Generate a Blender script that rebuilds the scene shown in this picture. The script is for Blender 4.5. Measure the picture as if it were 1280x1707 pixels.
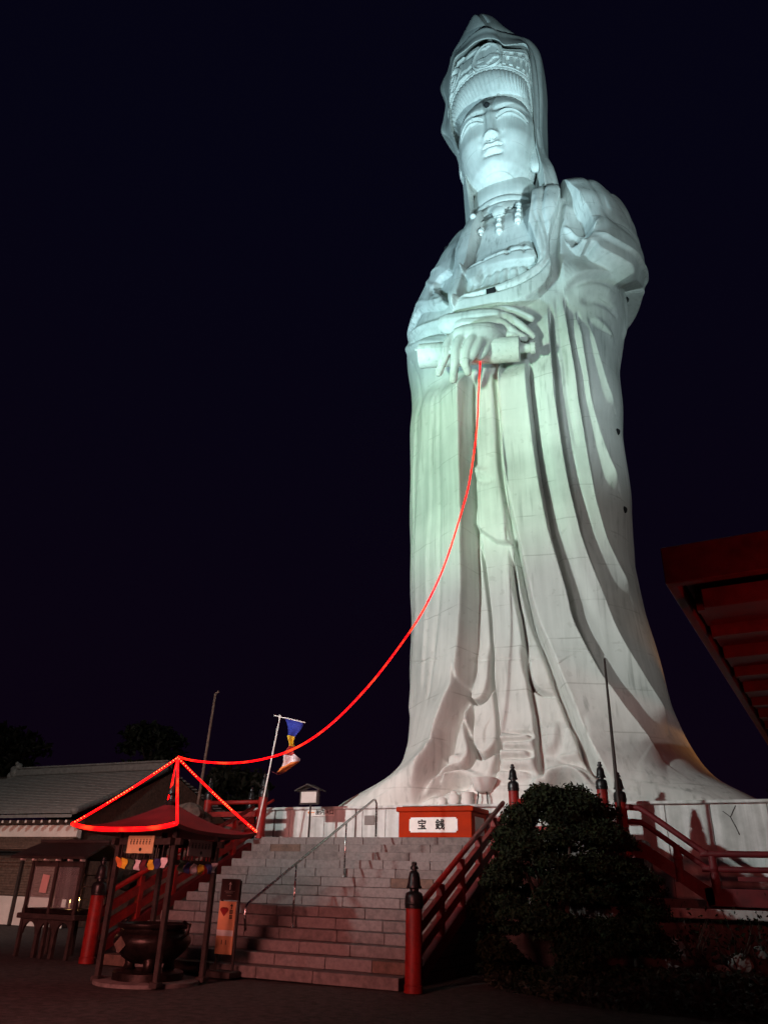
import bpy, bmesh, math, random
import numpy as np
from mathutils import Vector, Matrix, Euler
random.seed(7); rng = np.random.default_rng(11)
scene = bpy.context.scene
for o in list(bpy.data.objects): bpy.data.objects.remove(o, do_unlink=True)
COL = scene.collection
R = math.radians

# ------------------------------------------------------------------ camera
cam_d = bpy.data.cameras.new('camera'); cam = bpy.data.objects.new('camera', cam_d); COL.objects.link(cam)
cam.location = (0, 0, 1.5)
def cam_matrix(yaw, pitch, roll):
    f0 = Vector((-math.sin(yaw), math.cos(yaw), 0)); r0 = Vector((math.cos(yaw), math.sin(yaw), 0)); z = Vector((0, 0, 1))
    f = f0*math.cos(pitch) + z*math.sin(pitch); u = z*math.cos(pitch) - f0*math.sin(pitch)
    r = r0*math.cos(roll) + u*math.sin(roll); u2 = u*math.cos(roll) - r0*math.sin(roll)
    m = Matrix((r, u2, -f)).transposed()
    return m.to_4x4()
cam.matrix_world = Matrix.Translation((0, 0, 1.5)) @ cam_matrix(R(26.3), R(26.3), R(1.65))
cam_d.sensor_fit = 'VERTICAL'; cam_d.sensor_height = 36.0; cam_d.lens = 36.0*1257/1707
cam_d.clip_start = 0.1; cam_d.clip_end = 3000
scene.camera = cam

# ------------------------------------------------------------------ night sky
world = bpy.data.worlds.new('World'); scene.world = world; world.use_nodes = True
wn = world.node_tree.nodes; wl = world.node_tree.links; wn.clear()
sky = wn.new('ShaderNodeTexSky'); sky.sky_type = 'NISHITA'; sky.sun_disc = False
sky.sun_elevation = R(-7); sky.sun_rotation = R(200); sky.air_density = 1.0; sky.ozone_density = 4.0
mixc = wn.new('ShaderNodeMix'); mixc.data_type = 'RGBA'; mixc.blend_type = 'ADD'; mixc.inputs['Factor'].default_value = 1.0
wtc = wn.new('ShaderNodeTexCoord'); wsp = wn.new('ShaderNodeSeparateXYZ'); wrp = wn.new('ShaderNodeValToRGB')       # glow of the town low on the night air
wrp.color_ramp.elements[0].position = 0.0; wrp.color_ramp.elements[0].color = (0.045, 0.014, 0.060, 1)
wrp.color_ramp.elements[1].position = 0.75; wrp.color_ramp.elements[1].color = (0.022, 0.018, 0.080, 1)
wl.new(wtc.outputs['Generated'], wsp.inputs['Vector']); wl.new(wsp.outputs['Z'], wrp.inputs['Fac']); wl.new(wrp.outputs['Color'], mixc.inputs['B'])
wb = wn.new('ShaderNodeBackground'); wb.inputs['Strength'].default_value = 0.075
wo = wn.new('ShaderNodeOutputWorld')
wl.new(sky.outputs['Color'], mixc.inputs['A']); wl.new(mixc.outputs['Result'], wb.inputs['Color']); wl.new(wb.outputs['Background'], wo.inputs['Surface'])

# ------------------------------------------------------------------ view
scene.render.engine = 'CYCLES'
scene.view_settings.view_transform = 'Standard'; scene.view_settings.look = 'None'
scene.view_settings.exposure = 0.0; scene.view_settings.gamma = 1.0; scene.view_settings.use_curve_mapping = False
scene.render.resolution_x = 767; scene.render.resolution_y = 1024
scene.cycles.sample_clamp_indirect = 4.0

# ------------------------------------------------------------------ floodlights (fixtures outside the frame, plus added fill and spill lamps)
def spot(name, loc, target, power, color, angle, blend=0.5, size=0.25):
    d = bpy.data.lights.new(name, 'SPOT'); d.energy = power; d.color = color; d.spot_size = R(angle); d.spot_blend = blend; d.shadow_soft_size = size
    o = bpy.data.objects.new(name, d); COL.objects.link(o); o.location = loc
    o.rotation_euler = (Vector(target) - Vector(loc)).to_track_quat('-Z', 'Y').to_euler()
    return o
FLOODS = [
    # name, place, aim, watts, colour, cone, blend
    ('flood_lamp_lower', (-14.0, 0.0, 9.0), (-6.0, 22.0, 9.0), 13000, (0.92, 1.0, 0.96), 66, 0.8),
    ('flood_lamp_side', (9.0, 3.0, 7.6), (-4.0, 22.0, 20.0), 9500, (0.70, 0.92, 0.95), 34, 0.9),
    ('added_fill_lamp', (8.0, 2.0, 7.6), (-4.0, 22.0, 11.0), 3000, (1.0, 0.96, 0.90), 40, 0.9),  # added fill that lifts the dark folds on the right
    ('flood_lamp_middle', (-13.0, 2.0, 8.6), (-6.4, 22.5, 16.0), 10500, (0.38, 1.0, 0.58), 36, 1.0),
    ('flood_lamp_head', (-14.5, 7.0, 6.5), (-6.1, 21.8, 29.0), 26000, (0.52, 0.87, 1.0), 40, 0.9),
    ('flood_lamp_face', (2.5, 7.5, 6.5), (-5.8, 21.0, 29.6), 36000, (0.60, 0.92, 1.0), 23, 1.0),
    ('flood_lamp_sodium', (5.0, 27.5, 3.9), (-3.0, 25.0, 5.0), 950, (1.0, 0.42, 0.12), 60, 0.9),
]
for a in FLOODS: spot(*a)
spot('court_lamp', (-7.5, -6.0, 4.4), (-12.0, 13.0, -0.2), 9800, (1.0, 0.33, 0.29), 48, 0.3, 3.0)
spot('added_office_fill', (-21.0, 7.0, 3.6), (-25.0, 20.0, 1.8), 1700, (1.0, 0.52, 0.40), 90, 0.8, 0.6)  # added lamp to brighten the office front, stands for no known fixture
spot('added_roof_spill', (-14.0, 0.0, 9.2), (-24.0, 22.0, 3.5), 5000, (0.92, 1.0, 0.93), 56, 1.0, 0.3)  # added lamp imitating floodlight spill on the tiled roof
spot('hall_lantern', (4.6, 7.2, 2.6), (1.8, 12.5, 5.1), 560, (1.0, 0.14, 0.11), 95, 0.9, 0.3)
# ------------------------------------------------------------------ materials
def _n(nt, t): return nt.nodes.new(t)
def material(name, color, rough=0.7, metallic=0.0, var=0.12, scale=3.0, bump=0.15, bscale=40.0, color2=None, streak=0.0, spec=0.4, emit=None, estr=0.0, coat=0.0):
    m = bpy.data.materials.new(name); m.use_nodes = True; nt = m.node_tree; L = nt.links
    b = nt.nodes['Principled BSDF']
    b.inputs['Roughness'].default_value = rough; b.inputs['Metallic'].default_value = metallic
    b.inputs['Specular IOR Level'].default_value = spec; b.inputs['Coat Weight'].default_value = coat
    tc = _n(nt, 'ShaderNodeTexCoord'); geo = _n(nt, 'ShaderNodeNewGeometry')
    nz = _n(nt, 'ShaderNodeTexNoise'); nz.inputs['Scale'].default_value = scale; nz.inputs['Detail'].default_value = 8; nz.inputs['Roughness'].default_value = 0.65
    L.new(geo.outputs['Position'], nz.inputs['Vector'])
    ramp = _n(nt, 'ShaderNodeValToRGB'); c = np.array(color[:3]); c2 = np.array(color2[:3]) if color2 else c*(1 - 2.2*var)
    ramp.color_ramp.elements[0].position = 0.32; ramp.color_ramp.elements[1].position = 0.68
    ramp.color_ramp.elements[0].color = (*np.clip(c2, 0, 1), 1); ramp.color_ramp.elements[1].color = (*np.clip(c*(1 + var*0.6), 0, 1), 1)
    L.new(nz.outputs['Fac'], ramp.inputs['Fac']); out = ramp.outputs['Color']
    if streak > 0:
        mp = _n(nt, 'ShaderNodeMapping'); mp.inputs['Scale'].default_value = (2.2, 2.2, 0.10); L.new(geo.outputs['Position'], mp.inputs['Vector'])
        ns = _n(nt, 'ShaderNodeTexNoise'); ns.inputs['Scale'].default_value = 2.4; ns.inputs['Detail'].default_value = 6; L.new(mp.outputs['Vector'], ns.inputs['Vector'])
        rs = _n(nt, 'ShaderNodeValToRGB'); rs.color_ramp.elements[0].position = 0.40; rs.color_ramp.elements[1].position = 0.62
        rs.color_ramp.elements[0].color = (1 - streak, 1 - streak*0.97, 1 - streak*1.02, 1); rs.color_ramp.elements[1].color = (1, 1, 1, 1)
        L.new(ns.outputs['Fac'], rs.inputs['Fac'])
        mx = _n(nt, 'ShaderNodeMix'); mx.data_type = 'RGBA'; mx.blend_type = 'MULTIPLY'; mx.inputs['Factor'].default_value = 1.0
        L.new(out, mx.inputs['A']); L.new(rs.outputs['Color'], mx.inputs['B']); out = mx.outputs['Result']
    L.new(out, b.inputs['Base Color'])
    if bump > 0:
        n2 = _n(nt, 'ShaderNodeTexNoise'); n2.inputs['Scale'].default_value = bscale; n2.inputs['Detail'].default_value = 6; L.new(geo.outputs['Position'], n2.inputs['Vector'])
        bp = _n(nt, 'ShaderNodeBump'); bp.inputs['Strength'].default_value = bump; bp.inputs['Distance'].default_value = 0.02
        L.new(n2.outputs['Fac'], bp.inputs['Height']); L.new(bp.outputs['Normal'], b.inputs['Normal'])
        rr = _n(nt, 'ShaderNodeMapRange'); rr.inputs['To Min'].default_value = max(0.03, rough - 0.12); rr.inputs['To Max'].default_value = min(1, rough + 0.12)
        L.new(nz.outputs['Fac'], rr.inputs['Value']); L.new(rr.outputs['Result'], b.inputs['Roughness'])
    if emit: b.inputs['Emission Color'].default_value = (*emit, 1); b.inputs['Emission Strength'].default_value = estr
    return m

# ------------------------------------------------------------------ mesh building (world coordinates in, one mesh object out)
class MB:
    def __init__(self): self.v = []; self.f = []
    def add(self, verts, faces):
        o = len(self.v); self.v += [tuple(map(float, p)) for p in verts]; self.f += [tuple(i + o for i in f) for f in faces]; return self
    def box(self, c, s, rz=0.0, bev=0.0, rot=None):
        x, y, z = (k/2 for k in s); m = rot if rot is not None else Matrix.Rotation(rz, 3, 'Z'); c = Vector(c)
        if bev <= 0:
            P = [(i*x, j*y, k*z) for k in (-1, 1) for j in (-1, 1) for i in (-1, 1)]
            F = [(0, 2, 3, 1), (4, 5, 7, 6), (0, 1, 5, 4), (2, 6, 7, 3), (0, 4, 6, 2), (1, 3, 7, 5)]
        else:
            b = min(bev, x*0.45, y*0.45, z*0.45); P = []
            for k, zz in ((-1, -z), (-1, -z + b), (1, z - b), (1, z)):
                pass
            for zz, ins in ((-z, b), (-z + b, 0), (z - b, 0), (z, b)):
                xx, yy = x - ins, y - ins
                P += [(-xx + b, -yy, zz), (xx - b, -yy, zz), (xx, -yy + b, zz), (xx, yy - b, zz), (xx - b, yy, zz), (-xx + b, yy, zz), (-xx, yy - b, zz), (-xx, -yy + b, zz)]
            F = [tuple(range(7, -1, -1)), tuple(range(24, 32))]
            for r in range(3):
                for i in range(8): F.append((r*8 + i, r*8 + (i + 1) % 8, r*8 + 8 + (i + 1) % 8, r*8 + 8 + i))
        return self.add([c + m @ Vector(p) for p in P], F)
    def tube(self, path, r, seg=8, cap=True, closed=False):
        P = [Vector(p) for p in path]; n = len(P); rs = r if hasattr(r, '__len__') else [r]*n
        V = []; up = Vector((0, 0, 1)); prev = None
        for i in range(n):
            t = (P[min(i + 1, n - 1)] - P[max(i - 1, 0)]) if not closed else (P[(i + 1) % n] - P[i - 1])
            if t.length < 1e-9: t = Vector((0, 0, 1))
            t.normalize()
            if prev is None:
                a = up if abs(t.dot(up)) < 0.95 else Vector((1, 0, 0)); u = t.cross(a).normalized()
            else:
                u = (prev - t*prev.dot(t)); u = u.normalized() if u.length > 1e-6 else t.cross(up).normalized()
            prev = u; w = t.cross(u)
            V += [P[i] + (u*math.cos(2*math.pi*k/seg) + w*math.sin(2*math.pi*k/seg))*rs[i] for k in range(seg)]
        F = []
        for i in range(n if closed else n - 1):
            j = (i + 1) % n
            F += [(i*seg + k, i*seg + (k + 1) % seg, j*seg + (k + 1) % seg, j*seg + k) for k in range(seg)]
        if cap and not closed: F += [tuple(range(seg - 1, -1, -1)), tuple((n - 1)*seg + k for k in range(seg))]
        return self.add(V, F)
    def lathe(self, prof, c, seg=24, cap=True):
        c = Vector(c); V = []; n = len(prof)
        for (r, z) in prof: V += [(c.x + r*math.cos(2*math.pi*k/seg), c.y + r*math.sin(2*math.pi*k/seg), c.z + z) for k in range(seg)]
        F = []
        for i in range(n - 1): F += [(i*seg + k, i*seg + (k + 1) % seg, (i + 1)*seg + (k + 1) % seg, (i + 1)*seg + k) for k in range(seg)]
        if cap: F += [tuple(range(seg - 1, -1, -1)), tuple((n - 1)*seg + k for k in range(seg))]
        return self.add(V, F)
    def grid(self, P, wrap=False):
        P = np.asarray(P); h, w = P.shape[:2]
        i = np.arange(h*w).reshape(h, w); a = i[:-1, :-1]; b = i[:-1, 1:]; c = i[1:, 1:]; d = i[1:, :-1]
        F = np.stack([a, b, c, d], -1).reshape(-1, 4)
        if wrap: F = np.concatenate([F, np.stack([i[:-1, -1], i[:-1, 0], i[1:, 0], i[1:, -1]], -1)])
        return self.add(P.reshape(-1, 3), F.tolist())
    def slab(self, P, th):                                 # a grid given real thickness th along +-normal estimate
        P = np.asarray(P, float); du = np.gradient(P, axis=1); dv = np.gradient(P, axis=0); N = np.cross(du, dv); N /= np.linalg.norm(N, axis=-1, keepdims=True) + 1e-9
        A = P + N*th/2; B = P - N*th/2; h, w = P.shape[:2]; o = len(self.v); self.grid(A); self.add(B.reshape(-1, 3), [])
        i = np.arange(h*w).reshape(h, w) + o; j = i + h*w
        F = [(j[r, c], j[r + 1, c], j[r + 1, c + 1], j[r, c + 1]) for r in range(h - 1) for c in range(w - 1)]
        ring = [(r, 0) for r in range(h)] + [(h - 1, c) for c in range(1, w)] + [(r, w - 1) for r in range(h - 2, -1, -1)] + [(0, c) for c in range(w - 2, 0, -1)]
        for k in range(len(ring)):
            a, b = ring[k], ring[(k + 1) % len(ring)]; F.append((i[a], i[b], j[b], j[a]))
        self.f += [tuple(int(q) for q in f) for f in F]; return self
    def build(self, name, mat, parent=None, smooth=False, angle=None):
        off = Vector((0, 0, 0)); p = parent
        while p is not None: off += p.location; p = p.parent
        me = bpy.data.meshes.new(name); V = np.array(self.v, dtype=float) - np.array(off)
        me.from_pydata(V.tolist(), [], self.f); me.materials.append(mat)
        if smooth: me.polygons.foreach_set('use_smooth', [True]*len(me.polygons))
        if angle is not None:
            try: me.set_sharp_from_angle(angle=R(angle))
            except Exception: pass
        me.update(); o = bpy.data.objects.new(name, me); COL.objects.link(o)
        if parent is not None: o.parent = parent
        return o
def tag(o, label=None, cat=None, group=None, kind=None):
    if label: o['label'] = label
    if cat: o['category'] = cat
    if group: o['group'] = group
    if kind: o['kind'] = kind
    return o
def thing(name, loc, label, cat, group=None, rz=0.0):
    o = bpy.data.objects.new(name, None); COL.objects.link(o); o.location = loc; o.rotation_euler = (0, 0, rz); o.empty_display_size = 0.2
    return tag(o, label, cat, group)
def copy_tree(o, parent=None):
    c = o.copy(); COL.objects.link(c)
    if parent is not None: c.parent = parent
    for ch in list(o.children): copy_tree(ch, c)
    return c
def big_mesh(name, P, mat, parent, wrap=True, cap_top=False, flip=False):
    h, w = P.shape[:2]; i = np.arange(h*w).reshape(h, w)
    if wrap: i = np.concatenate([i, i[:, :1]], 1)
    F = np.stack([i[:-1, :-1], i[:-1, 1:], i[1:, 1:], i[1:, :-1]], -1).reshape(-1, 4)
    if flip: F = F[:, ::-1]
    F = F.astype(np.int32)
    me = bpy.data.meshes.new(name); me.vertices.add(h*w); me.vertices.foreach_set('co', np.ascontiguousarray(P.reshape(-1), dtype=np.float32))
    me.loops.add(F.size); me.loops.foreach_set('vertex_index', np.ascontiguousarray(F.reshape(-1)))
    me.polygons.add(len(F)); me.polygons.foreach_set('loop_start', np.arange(0, F.size, 4, dtype=np.int32))
    me.polygons.foreach_set('use_smooth', np.ones(len(F), dtype=bool)); me.materials.append(mat); me.update(calc_edges=True); me.validate()
    o = bpy.data.objects.new(name, me); COL.objects.link(o); o.parent = parent
    return o
def sstep(x): x = np.clip(x, 0, 1); return x*x*(3 - 2*x)
def text_mesh(body, size, M, mat, name, parent, depth=0.004, bold=0.0, align='CENTER'):
    cu = bpy.data.curves.new(name, 'FONT'); cu.body = body; cu.size = size; cu.align_x = align; cu.align_y = 'CENTER'; cu.extrude = depth; cu.bevel_depth = bold; cu.bevel_resolution = 0
    t = bpy.data.objects.new(name, cu); COL.objects.link(t)
    bpy.context.view_layer.update(); dg = bpy.context.evaluated_depsgraph_get(); me = bpy.data.meshes.new_from_object(t.evaluated_get(dg))
    bpy.data.objects.remove(t, do_unlink=True); me.transform(M); me.materials.clear(); me.materials.append(mat); me.name = name
    o = bpy.data.objects.new(name, me); COL.objects.link(o)
    off = Vector((0, 0, 0)); p = parent
    while p is not None: off += p.location; p = p.parent
    me.transform(Matrix.Translation(-off)); o.parent = parent
    return o
FRONT = Matrix.Rotation(R(90), 4, 'X')          # text standing upright, facing -Y
def facing(x, y, z, rz=0.0): return Matrix.Translation((x, y, z)) @ Matrix.Rotation(rz, 4, 'Z') @ FRONT
# ---------------------------------------------------------------- statue: base form of the robed body (metres, local to its base)
def smooth_tab(zs, vs, sig=0.15):
    g = np.linspace(-1.0, 28.0, 1161); v = np.interp(g, zs, vs)
    k = int(3*sig/0.025); w = np.exp(-0.5*(np.arange(-k, k+1)*0.025/sig)**2); w /= w.sum()
    return g, np.convolve(np.pad(v, k, mode='edge'), w, mode='valid')
BODY_Z = [0.0, 0.35, 0.8, 1.3, 2.0, 3.0, 4.5, 6.0, 7.6, 10.0, 12.5, 14.0, 15.5, 16.6, 17.6, 18.6, 20.0, 21.4, 22.6, 23.6, 24.3, 24.9, 25.3]
BODY_A = [6.20, 5.60, 4.72, 4.30, 4.08, 3.96, 3.90, 3.78, 3.72, 3.85, 3.86, 3.92, 3.95, 4.15, 4.30, 4.12, 3.86, 3.50, 3.05, 2.55, 2.0, 1.5, 0.9]
BODY_C = [0.20, 0.25, 0.32, 0.34, 0.25, 0.10, -0.02, -0.12, -0.22, -0.16, -0.16, -0.08, -0.06, -0.02, 0.05, 0.28, 0.66, 0.90, 1.0, 0.95, 0.75, 0.45, 0.25]
BODY_F = [4.15, 4.0, 3.8, 3.6, 3.4, 3.2, 3.0, 2.9, 2.85, 2.85, 2.9, 3.0, 3.1, 3.15, 3.15, 3.05, 2.85, 2.55, 2.05, 1.15, 0.5, 0.3, 0.2]
BODY_B = [4.3, 4.1, 3.8, 3.6, 3.4, 3.2, 3.0, 2.9, 2.8, 2.8, 2.8, 2.8, 2.8, 2.8, 2.8, 2.8, 2.7, 2.6, 2.4, 2.2, 1.9, 1.5, 1.1]
BODY_N = [3.8, 3.4, 2.9, 2.5, 2.3, 2.2, 2.2, 2.2, 2.2, 2.2, 2.25, 2.3, 2.35, 2.35, 2.35, 2.3, 2.3, 2.3, 2.25, 2.2, 2.1, 2.0, 2.0]
_G, _A = smooth_tab(BODY_Z, BODY_A); _C = smooth_tab(BODY_Z, BODY_C)[1]; _F = smooth_tab(BODY_Z, BODY_F)[1]
_B = smooth_tab(BODY_Z, BODY_B)[1]; _N = smooth_tab(BODY_Z, BODY_N)[1]
def body_point(phi, z):
    a = np.interp(z, _G, _A); c = np.interp(z, _G, _C); n = np.interp(z, _G, _N)
    s, co = np.sin(phi), np.cos(phi)
    b = np.where(co > 0, np.interp(z, _G, _F), np.interp(z, _G, _B))
    p = 2.0/n
    return np.stack([c + a*np.sign(s)*np.abs(s)**p, -b*np.sign(co)*np.abs(co)**p, z + 0*phi], -1)
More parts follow.
